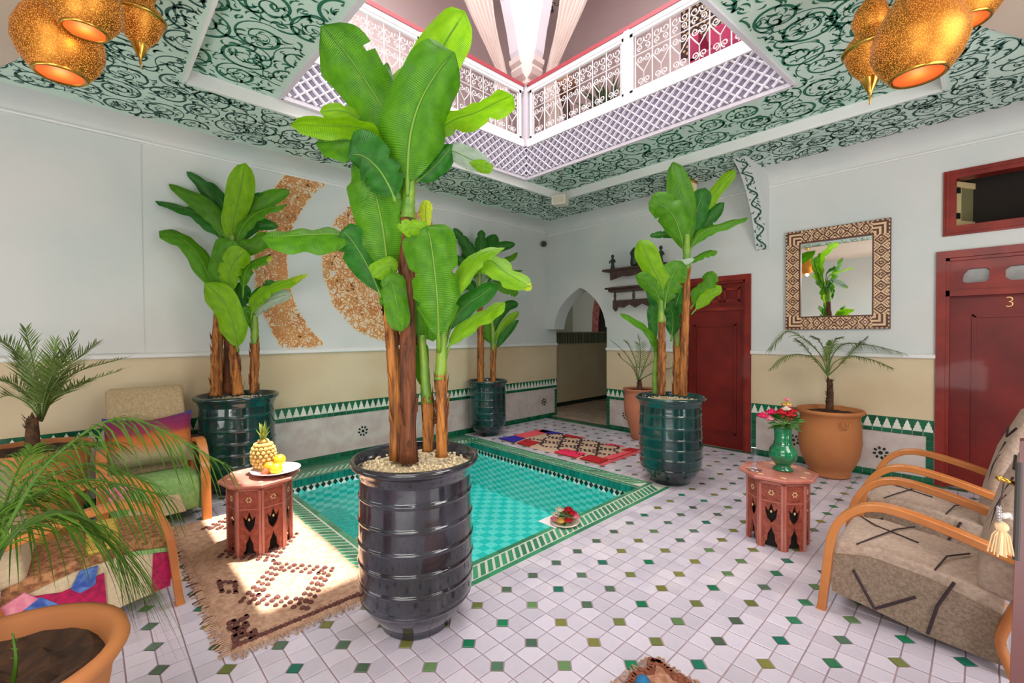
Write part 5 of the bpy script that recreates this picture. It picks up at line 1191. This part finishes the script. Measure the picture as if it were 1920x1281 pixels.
t, hx, hy = rug('shaggy_rug', 'corner of a brown and beige shaggy rug at the bottom edge of the floor', 3.82, -4.75, 4.75, -3.82, M('tan_pile', 'bd8d74', .98, var=(40, '96644c'), bump=(50, 1)), radians(-7))
t.location = (4.31, -4.26, 0)
cells = []
for k in range(60): cells += [(-hx+.02+random.uniform(-.012, .012), -hy+2*hy*k/60), (-hx+2*hx*k/60, hy-.02+random.uniform(-.012, .012))]
for k in range(50): cells += [(-hx+.12+random.uniform(-.01, .01), -hy+2*(hy-.06)*k/50), (-hx+.12+2*(hx-.06)*k/50, hy-.12+random.uniform(-.01, .01))]
tufts(t, 'brown_border', cells, M('russet_pile', '8c5038', .98, var=(60, '6d3c2a'), bump=(60, 1)), .03)
fringe(t, [(-hx, -hy, -hx, hy, -1, 0), (-hx, hy, hx, hy, 0, 1)], .035, m_rugb)
pm = thing('pompom', 'blue pompom lying on the brown rug corner at the bottom edge', 'pompom', (3.96, -3.935, .045)); MB().ball((0, 0, 0), .028, 12, 8).build('ball', M('blue_wool', '1d6a9a', .8, bump=(90, 1)), pm, True)
# ------------------------------------------------------------------ octagonal tables
m_tw = M('carved_red_wood', '9c4a36', .5, var=(30, '7d3527'), bump=(55, .9)); m_twt = M('table_top_wood', 'a95f50', .35, var=(9, 'b8766a'), bump=(20, .2), coat=.2); m_pearl = M('pearl_inlay', 'd8b98a', .3)
def octable(label, x, y, ap, h, rz):
    t = thing('octagonal_table', label, 'side table', (x, y, 0), rz); w = 2*ap*math.tan(pi/8); hw = w/2
    out = [(-hw, 0), (-.55*hw, 0), (-.5*hw, .035), (-.34*hw, .05), (-.30*hw, .09), (-.12*hw, .115), (0, .145), (.12*hw, .115), (.30*hw, .09), (.34*hw, .05), (.5*hw, .035), (.55*hw, 0), (hw, 0), (hw, h), (-hw, h)]
    tul = [(0, .275), (.14, .245), (.24, .225), (.52, .25), (.46, .215), (.40, .19), (.26, .17), (.10, .158), (0, .148)]
    tul = [(a*hw, b+.012) for a, b in tul]; tul = tul+[(-a, b) for a, b in tul[::-1][1:-1]]
    for k in range(8):
        a = k*pi/4; n_ = V((cos(a), sin(a), 0)); s_ = V((-sin(a), cos(a), 0)); T = lambda u, v, w_, n_=n_, s_=s_: n_*(ap-.012+w_)+s_*u+V((0, 0, v))
        pn = holed(out, [tul], .012, T, 'side_panel', m_tw, t)
        mb = MB()
        for sg in (-1, 1): frame_box(mb, T, sg*hw-(.014 if sg > 0 else 0), sg*hw+(.014 if sg < 0 else 0), 0, h, .012, .017)
        frame_box(mb, T, -hw, hw, h*.70, h*.70+.006, .012, .015); frame_box(mb, T, -hw, hw, h-.012, h, .012, .017); mb.build('edge_strip', m_twt, pn)
        mb = MB()
        for q in range(6): b = q*pi/3; mb.add(*extr(ellipse(.013*cos(b), h*.84+.013*sin(b), .005, .005, 6), .003, lambda u, v, w_, T=T: T(u, v, w_+.012)))
        mb.add(*extr(ellipse(0, h*.56, .006, .009, 6), .003, lambda u, v, w_, T=T: T(u, v, w_+.012)))
        mb.build('star_inlay', m_pearl, pn, kind='stuff')
    MB().lathe([(ap-.03, .0), (ap-.03, h)], 8, ph=pi/8).build('shade_core', m_black, t)  # dark core added so the cut-outs look shaded inside
    R = (ap+.046)/cos(pi/8)
    MB().lathe([(.001, h), (R*.80, h), (R*.88, h+.004), (R*.94, h+.012), (R, h+.018), (R, h+.030), (R*.975, h+.036), (R*.93, h+.036), (R*.91, h+.031), (R*.87, h+.031), (R*.86, h+.034), (.001, h+.034)], 8, ph=pi/8).build('tabletop', m_twt, t)
    mb = MB()
    for k in range(8): a = k*pi/4+pi/8; mb.add(*extr(ellipse(R*.72*cos(a), R*.72*sin(a), .018, .012, 6), .002, lambda u, v, w_: V((u, v, h+.034+w_))))
    mb.build('inlay', m_pearl, t, kind='stuff'); return h+.034
hL = octable('red carved octagonal side table carrying the fruit plate, on the beige rug', 1.64, -4.63, .168, .425, radians(10))
hR = octable('red carved octagonal side table carrying the green vase, on the tiled floor', 3.91, -2.17, .165, .42, radians(4))
# fruit
t = thing('fruit_plate', 'pale shallow plate on the left octagonal table', 'plate', (1.69, -4.55, hL))
MB().lathe([(.001, .004), (.05, .003), (.055, .0), (.07, .004), (.12, .025), (.145, .032), (.146, .036), (.12, .031), (.06, .010), (.001, .010)], 32).build('dish', M('pink_porcelain', 'd8bfc0', .25, coat=.4), t, True)
pz = hL+.012
t = thing('pineapple', 'pineapple standing on the plate on the left table', 'pineapple', (1.60, -4.60, pz+.0)); t.scale = (1.2, 1.2, 1.2); pf_ = M('pineapple_skin', 'c9a35c', .6, isl=.3); 
MB().ball((0, 0, .085), .056, 16, 10, (1, 1, 1.45)).build('body', M('pineapple_flesh', '8a6a30', .7), t, True)
mb = MB()
for r_ in range(9):
    z = .014+r_*.0185; q = (z-.085)/(.056*1.45); rr = .056*sqrt(max(0.02, 1-q*q))
    for k in range(14):
        a = 2*pi*(k+.5*(r_ % 2))/14; mb.ball((rr*cos(a), rr*sin(a), z), .0125, 5, 4, (1, 1, .85))
mb.build('scale', pf_, t, kind='stuff'); lm = M('pineapple_leaf', '8d9a3c', .5, isl=.4); mb = MB(); rnd = random.Random(8)
for k in range(34):
    a = rnd.uniform(0, 6.28); l = rnd.uniform(.05, .12); o_ = rnd.uniform(.15, .9); d_ = V((cos(a), sin(a), 0)); s_ = V((-sin(a), cos(a), 0)); b0_ = V((0, 0, .155)); 
    p = [b0_+d_*.008, b0_+d_*l*.3*o_+V((0, 0, l*.55)), b0_+d_*l*.75*o_+V((0, 0, l))]; mb.add([p[0]-s_*.008, p[0]+s_*.008, p[1]+s_*.007, p[2], p[1]-s_*.007, p[1]+d_*.004], [(0, 1, 5), (1, 2, 5), (2, 3, 5), (3, 4, 5), (4, 0, 5)])
mb.build('crown', lm, t)
mo = M('orange_skin', 'e08a18', .4, bump=(120, .3)); ml = M('lemon_skin', 'e2b81c', .4, bump=(120, .3))
for nm, cat_, x, y, z, r_, m_, lb in (('orange', 'orange', 1.685, -4.585, .045, .036, mo, 'orange in the middle of the fruit plate, beside the pineapple'), ('orange', 'orange', 1.70, -4.53, .085, .036, ml, 'yellow-orange fruit on top of the heap on the plate'), ('orange', 'orange', 1.755, -4.565, .045, .037, ml, 'yellow-orange fruit at the right edge of the plate')):
    t = thing(nm, lb, cat_, (x, y, hL+.008)); MB().ball((0, 0, z-.004), r_, 14, 10).build('skin', m_, t, True); MB().lathe([(.001, 0), (.004, .001), (.003, .004), (.001, .005)], 6, (0, 0, z-.004+r_-.001)).build('stalk', m_dark, t)
t = thing('orange_half', 'cut half fruit with red rind at the front of the plate', 'fruit', (1.705, -4.625, hL+.03)); Rm = Matrix.Rotation(radians(-50), 4, V((-.4, .9, 0)).normalized()) @ Matrix.Rotation(radians(8), 4, 'X')
MB().lathe([(.001, -.026), (.016, -.022), (.027, -.010), (.030, .0)], 16, mat=Rm).build('rind', M('fig_rind', 'c4593a', .5), t, True); MB().lathe([(.030, 0), (.026, .001), (.001, .001)], 16, mat=Rm).build('flesh', M('pale_flesh', 'ead9c0', .5), t)
# vase, bouquets
vz = (3.93, -2.13)
t = thing('green_vase', 'glazed green vase of flowers on the right octagonal table', 'vase', (*vz, hR))
MB().lathe([(.001, 0), (.058, 0), (.060, .012), (.045, .022), (.040, .032), (.050, .045), (.075, .075), (.083, .105), (.078, .135), (.062, .160), (.052, .175), (.055, .182), (.050, .19), (.050, .25), (.056, .285), (.062, .29), (.058, .292), (.046, .285), (.044, .2), (.044, .1)], 32).build('body', M('emerald_glaze', '0f7a4c', .12, var=(12, '0a5a38'), bump=(14, .4), coat=.6), t, True)
m_pet = {c: M('petal_'+c, h, .6, isl=.25, trans=.2) for c, h in (('red', 'c8142a'), ('pink', 'd61a5e'), ('coral', 'e2604a'), ('white', 'e8d8c4'), ('yellow', 'ddb45a'), ('rose', 'e48a9a'))}
def bloom(t, c, r, col, seed=0):
    rnd = random.Random(seed); mb = MB()
    for ring_ in range(4):
        for k in range(5):
            a = 2*pi*(k+.5*ring_)/5; rr = r*(.2+.25*ring_); d_ = V((cos(a), sin(a), 0)); s_ = V((-sin(a), cos(a), 0)); h_ = r*(1.0-.22*ring_)
            p = c+d_*rr*.5; mb.add([p+V((0, 0, -r*.3)), p+s_*rr*.75+d_*rr*.3+V((0, 0, h_*.4)), p+d_*rr*.7+V((0, 0, h_)), p-s_*rr*.75+d_*rr*.3+V((0, 0, h_*.4)), p+d_*rr*.75+V((0, 0, h_*.3))], [(0, 1, 4), (1, 2, 4), (2, 3, 4), (3, 0, 4)])
    mb.ball(c, r*.35, 7, 5)
    return mb.build('flower', m_pet[col], t)
def greens(t, c, R_, n, seed, zs=1):
    rnd = random.Random(seed); mb = MB()
    for k in range(n):
        a = rnd.uniform(0, 6.28); e = rnd.uniform(-.5, .9); d_ = V((cos(a)*cos(e), sin(a)*cos(e), sin(e)*zs)); s_ = V((-sin(a), cos(a), .2)); l = R_*rnd.uniform(.6, 1.1)
        mb.add([c+d_*l*.35, c+d_*l*.7+s_*l*.16, c+d_*l, c+d_*l*.7-s_*l*.16, c+d_*l*.7+V((0, 0, .006))], [(0, 1, 4), (1, 2, 4), (2, 3, 4), (3, 0, 4)])
    mb.build('foliage', M('bouquet_leaf', '3f7a2c', .5, isl=.4, trans=.2), t)
t = thing('bouquet', 'red, pink and yellow flowers standing in the green vase', 'bouquet', (*vz, hR+.31))
ax = V((rt.x, rt.y, 0))
for k, (u, z, r_, c_) in enumerate(((-.10, .035, .026, 'pink'), (-.07, .05, .028, 'pink'), (-.035, .055, .028, 'red'), (-.01, .03, .026, 'coral'), (.02, .045, .028, 'red'), (.055, .06, .026, 'red'), (.02, .095, .024, 'yellow'), (.045, .085, .024, 'rose'), (.0, .075, .022, 'white'), (.025, .125, .016, 'rose'), (-.06, .02, .024, 'rose'), (.04, .02, .022, 'coral'))):
    c = ax*u*1.15+V((random.uniform(-.03, .03), random.uniform(-.03, .03), z*1.2)); bloom(t, c, r_*1.25, c_, k); MB().tube([V((0, 0, -.20)), V((u*.1, 0, -.02)), c], .0025, 5).build('stem', m_gstem, t)
greens(t, V((0, 0, .0)), .13, 60, 3)
t = thing('flower_wreath', 'small dish of red and white roses at the edge of the pool', 'bouquet', (2.79, -2.98, .005)); MB().lathe([(.001, .0), (.07, 0), (.10, .012), (.105, .018), (.07, .010), (.001, .008)], 24).build('dish', M('cream_dish', 'ddd0bc', .4), t, True)
rnd = random.Random(6)
for k, (u, d_, z, c_) in enumerate(((-.06, .02, .05, 'white'), (-.03, .05, .075, 'white'), (.03, .03, .085, 'red'), (.05, .0, .07, 'red'), (.075, -.02, .05, 'rose'), (.02, -.06, .045, 'red'), (-.035, -.06, .04, 'yellow'), (-.075, -.02, .035, 'rose'), (.07, .04, .05, 'rose'), (.0, .07, .05, 'coral'))):
    bloom(t, ax*u+V((fw.x, fw.y, 0))*d_+V((0, 0, z)), .03, c_, k)
greens(t, V((0, 0, .04)), .09, 46, 5, .6)
nk = thing('napkin', 'folded white cloth under the rose dish at the pool edge', 'cloth', (2.735, -3.02, .0)); MB().bbox((-.10, -.07, .004), (.06, .10, .010), .002).build('cloth', M('white_cloth', 'ece8ea', .8), nk)
t = thing('glass_stand', 'clear glass stand beside the green vase on the right table', 'stand', (3.80, -2.27, hR)); mg = bpy.data.materials.new('clear_acrylic'); mg.use_nodes = True; n = mg.node_tree.nodes; L = mg.node_tree.links
trn = n.new('ShaderNodeBsdfTransparent'); trn.inputs[0].default_value = (.93, .94, .98, 1); gl = n.new('ShaderNodeBsdfGlossy'); gl.inputs['Roughness'].default_value = .08; mx = n.new('ShaderNodeMixShader'); mx.inputs[0].default_value = .22; L.new(trn.outputs[0], mx.inputs[1]); L.new(gl.outputs[0], mx.inputs[2]); L.new(mx.outputs[0], n['Material Output'].inputs[0])
MB().lathe([(.001, 0), (.045, 0), (.047, .006), (.03, .012), (.001, .014)], 20).build('base', mg, t, True); MB().bbox((-.016, -.006, .012), (.016, .006, .15), .003).build('upright', mg, t)
# ------------------------------------------------------------------ brass lanterns
m_br = M('gilded_rim', 'c79a45', .25, 1.0)
lm_ = bpy.data.materials.new('pierced_brass'); lm_.use_nodes = True; n = lm_.node_tree.nodes; L = lm_.node_tree.links; b = n['Principled BSDF']; b.inputs['Metallic'].default_value = .9; b.inputs['Roughness'].default_value = .45; b.inputs['Base Color'].default_value = lin(hexc('b0702a'))+(1,)
tc = n.new('ShaderNodeTexCoord'); vo = n.new('ShaderNodeTexVoronoi'); vo.inputs['Scale'].default_value = 230; L.new(tc.outputs['Object'], vo.inputs[0]); lt = n.new('ShaderNodeMath'); lt.operation = 'LESS_THAN'; lt.inputs[1].default_value = .36; L.new(vo.outputs['Distance'], lt.inputs[0])
b.inputs['Emission Color'].default_value = (1.0, .38, .07, 1); em = n.new('ShaderNodeMath'); em.operation = 'MULTIPLY'; em.inputs[1].default_value = .9; L.new(lt.outputs[0], em.inputs[0]); L.new(em.outputs[0], b.inputs['Emission Strength'])
def lantern(label, pos, s, kind):
    t = thing('hanging_lantern', label, 'lantern', pos, 0, 'brass lantern clusters')
    if kind == 'pear':     # origin at bulb centre
        MB().lathe([(.095*s, -.150*s), (.115*s, -.135*s), (.150*s, -.085*s), (.172*s, -.02*s), (.170*s, .04*s), (.145*s, .11*s), (.105*s, .175*s), (.075*s, .235*s), (.062*s, .29*s), (.055*s, .34*s), (.02*s, .37*s)], 40).build('shade', lm_, t, True)
        MB().lathe([(.088*s, -.150*s), (.098*s, -.157*s), (.106*s, -.150*s), (.104*s, -.138*s), (.090*s, -.142*s)], 32).build('rim', m_br, t, True)
        MB().lathe([(.001, -.149*s), (.09*s, -.149*s)], 24).build('diffuser', M('amber_glow', 'd0561c', .6, emit=.2, ecol='d8501a'), t); ztop = .37*s
    else:
        MB().lathe([(.004, -.25*s), (.012*s, -.21*s), (.05*s, -.165*s), (.10*s, -.10*s), (.13*s, -.03*s), (.135*s, .0)], 36).build('lower_shade', lm_, t, True)
        MB().lathe([(.135*s, .0), (.15*s, .008*s), (.152*s, .02*s), (.135*s, .035*s)], 36).build('rim', m_br, t, True)
        MB().lathe([(.001, -.33*s), (.006*s, -.32*s), (.003*s, -.305*s), (.010*s, -.29*s), (.004*s, -.275*s), (.014*s, -.25*s), (.052*s, -.172*s), (.05*s, -.16*s)], 20).build('finial', m_br, t, True)
        MB().lathe([(.135*s, .035*s), (.12*s, .07*s), (.08*s, .11*s), (.085*s, .15*s), (.10*s, .2*s), (.08*s, .27*s), (.03*s, .33*s)], 36).build('upper_shade', lm_, t, True); ztop = .33*s
    MB().tube([(0, 0, ztop), (0, 0, max(ztop+.05, 3.1-pos[2]-.02))], .005, 6).lathe([(.001, 3.1-pos[2]-.05), (.04, 3.1-pos[2]-.03), (.045, 3.1-pos[2])], 16).build('chain', m_br, t)
    l = bpy.data.lights.new('lantern_bulb', 'POINT'); l.energy = 0.5; l.color = (1, .6, .25); l.shadow_soft_size = .03; o = bpy.data.objects.new('lantern_bulb', l); COL.objects.link(o); o.location = V(pos)+V((0, 0, -.19*s)) if kind == 'pear' else V(pos)+V((0, 0, .02)); return t
lantern('lowest pear-shaped pierced brass lantern of the left cluster', P(112, 84, 1.92), .86, 'pear')
lantern('upper pear-shaped pierced brass lantern of the left cluster', P(158, 8, 1.80), .72, 'pear')
lantern('pointed pierced brass lantern at the right of the left cluster', P(262, 38, 2.2), .72, 'onion')
lantern('big pear-shaped pierced brass lantern in front of the right cluster', P(1722, 80, 1.92), .95, 'pear')
lantern('upper pear-shaped pierced brass lantern at the right of the right cluster', P(1812, -10, 2.1), .85, 'pear')
lantern('pointed pierced brass lantern at the left of the right cluster', P(1632, 98, 2.25), .80, 'onion')
cl = thing('ceiling_lamp', 'small square amber glass ceiling lamp above the far right banana plant', 'lamp', (2.42, -.42, 3.1))
MB().bbox((-.13, -.13, -.02), (.13, .13, 0), .004).build('frame', m_br, cl); MB().bbox((-.12, -.12, -.13), (.12, .12, -.02), .01).build('shade', M('amber_shade', 'cdb98a', .5, emit=.25), cl); MB().bbox((-.13, -.13, -.145), (.13, .13, -.13), .004).build('frame', m_br, cl)
# ------------------------------------------------------------------ open door at the right edge, with key and tassel
m_steel = M('lock_steel', '3c3836', .7, .2)
od = thing('open_door', 'edge of an open dark red door with steel lock plate at the right edge', 'door', P(1907, 1000, 1.0)); od.location.z = 0
e0 = P(1893, 1281, 1.02); e1 = P(1913, 820, 1.02); dirr = (V((rt.x, rt.y, 0))*.9+V((-fw.x, -fw.y, 0))*-.2).normalized(); dd = (e1-e0)/(e1.z-e0.z); A0 = e0+dd*(0-e0.z); A1 = e0+dd*(1.10-e0.z); thk = (e0-CAM); thk.z = 0; thk = thk.normalized()*.045
ol = od.location
mb = MB(); mb.add([A0-ol, A0+dirr*.8-ol, A0+dirr*.8+thk-ol, A0+thk-ol, A1-ol, A1+dirr*.8-ol, A1+dirr*.8+thk-ol, A1+thk-ol], [(3, 2, 1, 0), (4, 5, 6, 7), (0, 1, 5, 4), (1, 2, 6, 5), (2, 3, 7, 6), (3, 0, 4, 7)]); mb.build('door_leaf', M('dark_red_edge', '4a0e0b', .6), od)
pl0 = P(1905, 1050, .99); pl1 = P(1911, 868, .99); pm_ = (pl1-pl0)
mb = MB(); mb.tube([pl0-ol, pl1-ol], .006, 8); mb.build('lock_plate', m_steel, od)
mb = MB(); a = P(1906, 908, 1.0); b = P(1874, 897, 1.0); mb.tube([a-ol, b-ol], [.006, .005], 10); mb.ball(b-ol, .0065, 8, 6); mb.build('lever_handle', m_br, od, True)
tk = thing('key_tassel', 'cream tassel and clear bead hanging from the key on the open door', 'tassel', P(1876, 960, 1.0)); kl = tk.location
mb = MB(); mb.tube([P(1882, 905, 1.0)-kl, P(1878, 930, 1.0)-kl, P(1873, 950, 1.0)-kl], .0015, 5); mb.build('cord', m_line, tk)
mb = MB()
for k in range(6): mb.ball(P(1873+k*.3, 952+k*6, 1.0)-kl, .0052, 8, 6)
mb.build('bead', mg, tk, True)
mb = MB(); rnd = random.Random(4); tp0 = P(1878, 988, 1.0)-kl
mb.ball(tp0, .012, 10, 8)
for k in range(46):
    u, v_ = rnd.uniform(-1, 1), rnd.uniform(-1, 1); mb.tube([tp0, tp0+V((rt.x, rt.y, 0))*u*.012+V((fw.x, fw.y, 0))*v_*.01+V((0, 0, -.02)), tp0+V((rt.x, rt.y, 0))*u*.02+V((fw.x, fw.y, 0))*v_*.014+V((0, 0, -.055-.01*rnd.random()))], .0016, 4, False)
mb.build('tassel', M('cream_thread', 'd9b78c', .8), tk)
mb = MB(); mb.tube([P(1880, 968, 1.0)-kl, P(1892, 966, 1.0)-kl, P(1900, 972, 1.0)-kl], .006, 6); mb.build('key_tag', M('white_tag', 'e4dcd6', .5), tk)
# ------------------------------------------------------------------ things on the gallery
t = thing('pink_armchair', 'magenta upholstered armchair on the upper gallery, right', 'armchair', (3.25, -1.0, ZG)); MB().bbox((-.35, -.3, .1), (.35, .3, .4), .05).bbox((-.35, .12, .3), (.35, .3, .85), .05).bbox((-.35, -.3, .3), (-.25, .3, .6), .03).bbox((.25, -.3, .3), (.35, .3, .6), .03).build('body', M('magenta_cloth', '9c1f4c', .8), t)
for a in (-.3, .3):
    for b in (-.25, .25): MB().tube([(a, b, 0), (a, b, .12)], .02, 8).build('leg', m_dw, t)
t = thing('gallery_plant', 'dark leafy plant in a pot on the upper gallery, seen through the railing', 'potted plant', (1.86, -1.05, ZG)); MB().lathe([(.01, 0), (.14, 0), (.18, .25), (.19, .27), (.16, .27), (.15, .2)], 20).build('pot', m_terra, t, True)
mb = MB(); rnd = random.Random(9)
for k in range(120):
    a = rnd.uniform(0, 6.28); e = rnd.uniform(.2, 1.3); l = rnd.uniform(.25, .55); d_ = V((cos(a)*cos(e), sin(a)*cos(e), sin(e))); s_ = V((-sin(a), cos(a), 0)); c = V((0, 0, .25))
    mb.add([c, c+d_*l*.6+s_*.02, c+d_*l+V((0, 0, -.05)), c+d_*l*.6-s_*.02], [(0, 1, 2, 3)])
mb.build('foliage', M('olive_leaf', '5a6444', .6, isl=.4), t)
t = thing('basket_lantern', 'round brown woven lantern on the upper gallery beside the dark plant', 'lantern', (1.42, -1.30, ZG)); MB().lathe([(.01, 0), (.10, 0), (.11, .05), (.05, .5), (.05, .55)], 16).build('stand', m_dw, t, True); MB().lathe([(.05, .56), (.11, .62), (.135, .70), (.11, .78), (.05, .83), (.01, .84)], 20).build('shade', M('woven_cane', '8a5a3a', .6, bump=(60, 1), var=(40, '5a3420')), t, True)
t = thing('red_shawl', 'red cloth hanging on a stand on the upper gallery near the corner column', 'cloth', (1.22, -1.25, ZG)); MB().tube([(0, 0, 0), (0, 0, .8)], .012, 8).build('stand', m_dw, t); MB().lathe([(.05, .3), (.06, .4), (.045, .6), (.055, .72), (.02, .78)], 12, mat=Matrix.Diagonal((1.2, .5, 1, 1))).build('cloth', M('red_cloth', 'c81e3c', .8), t, True)
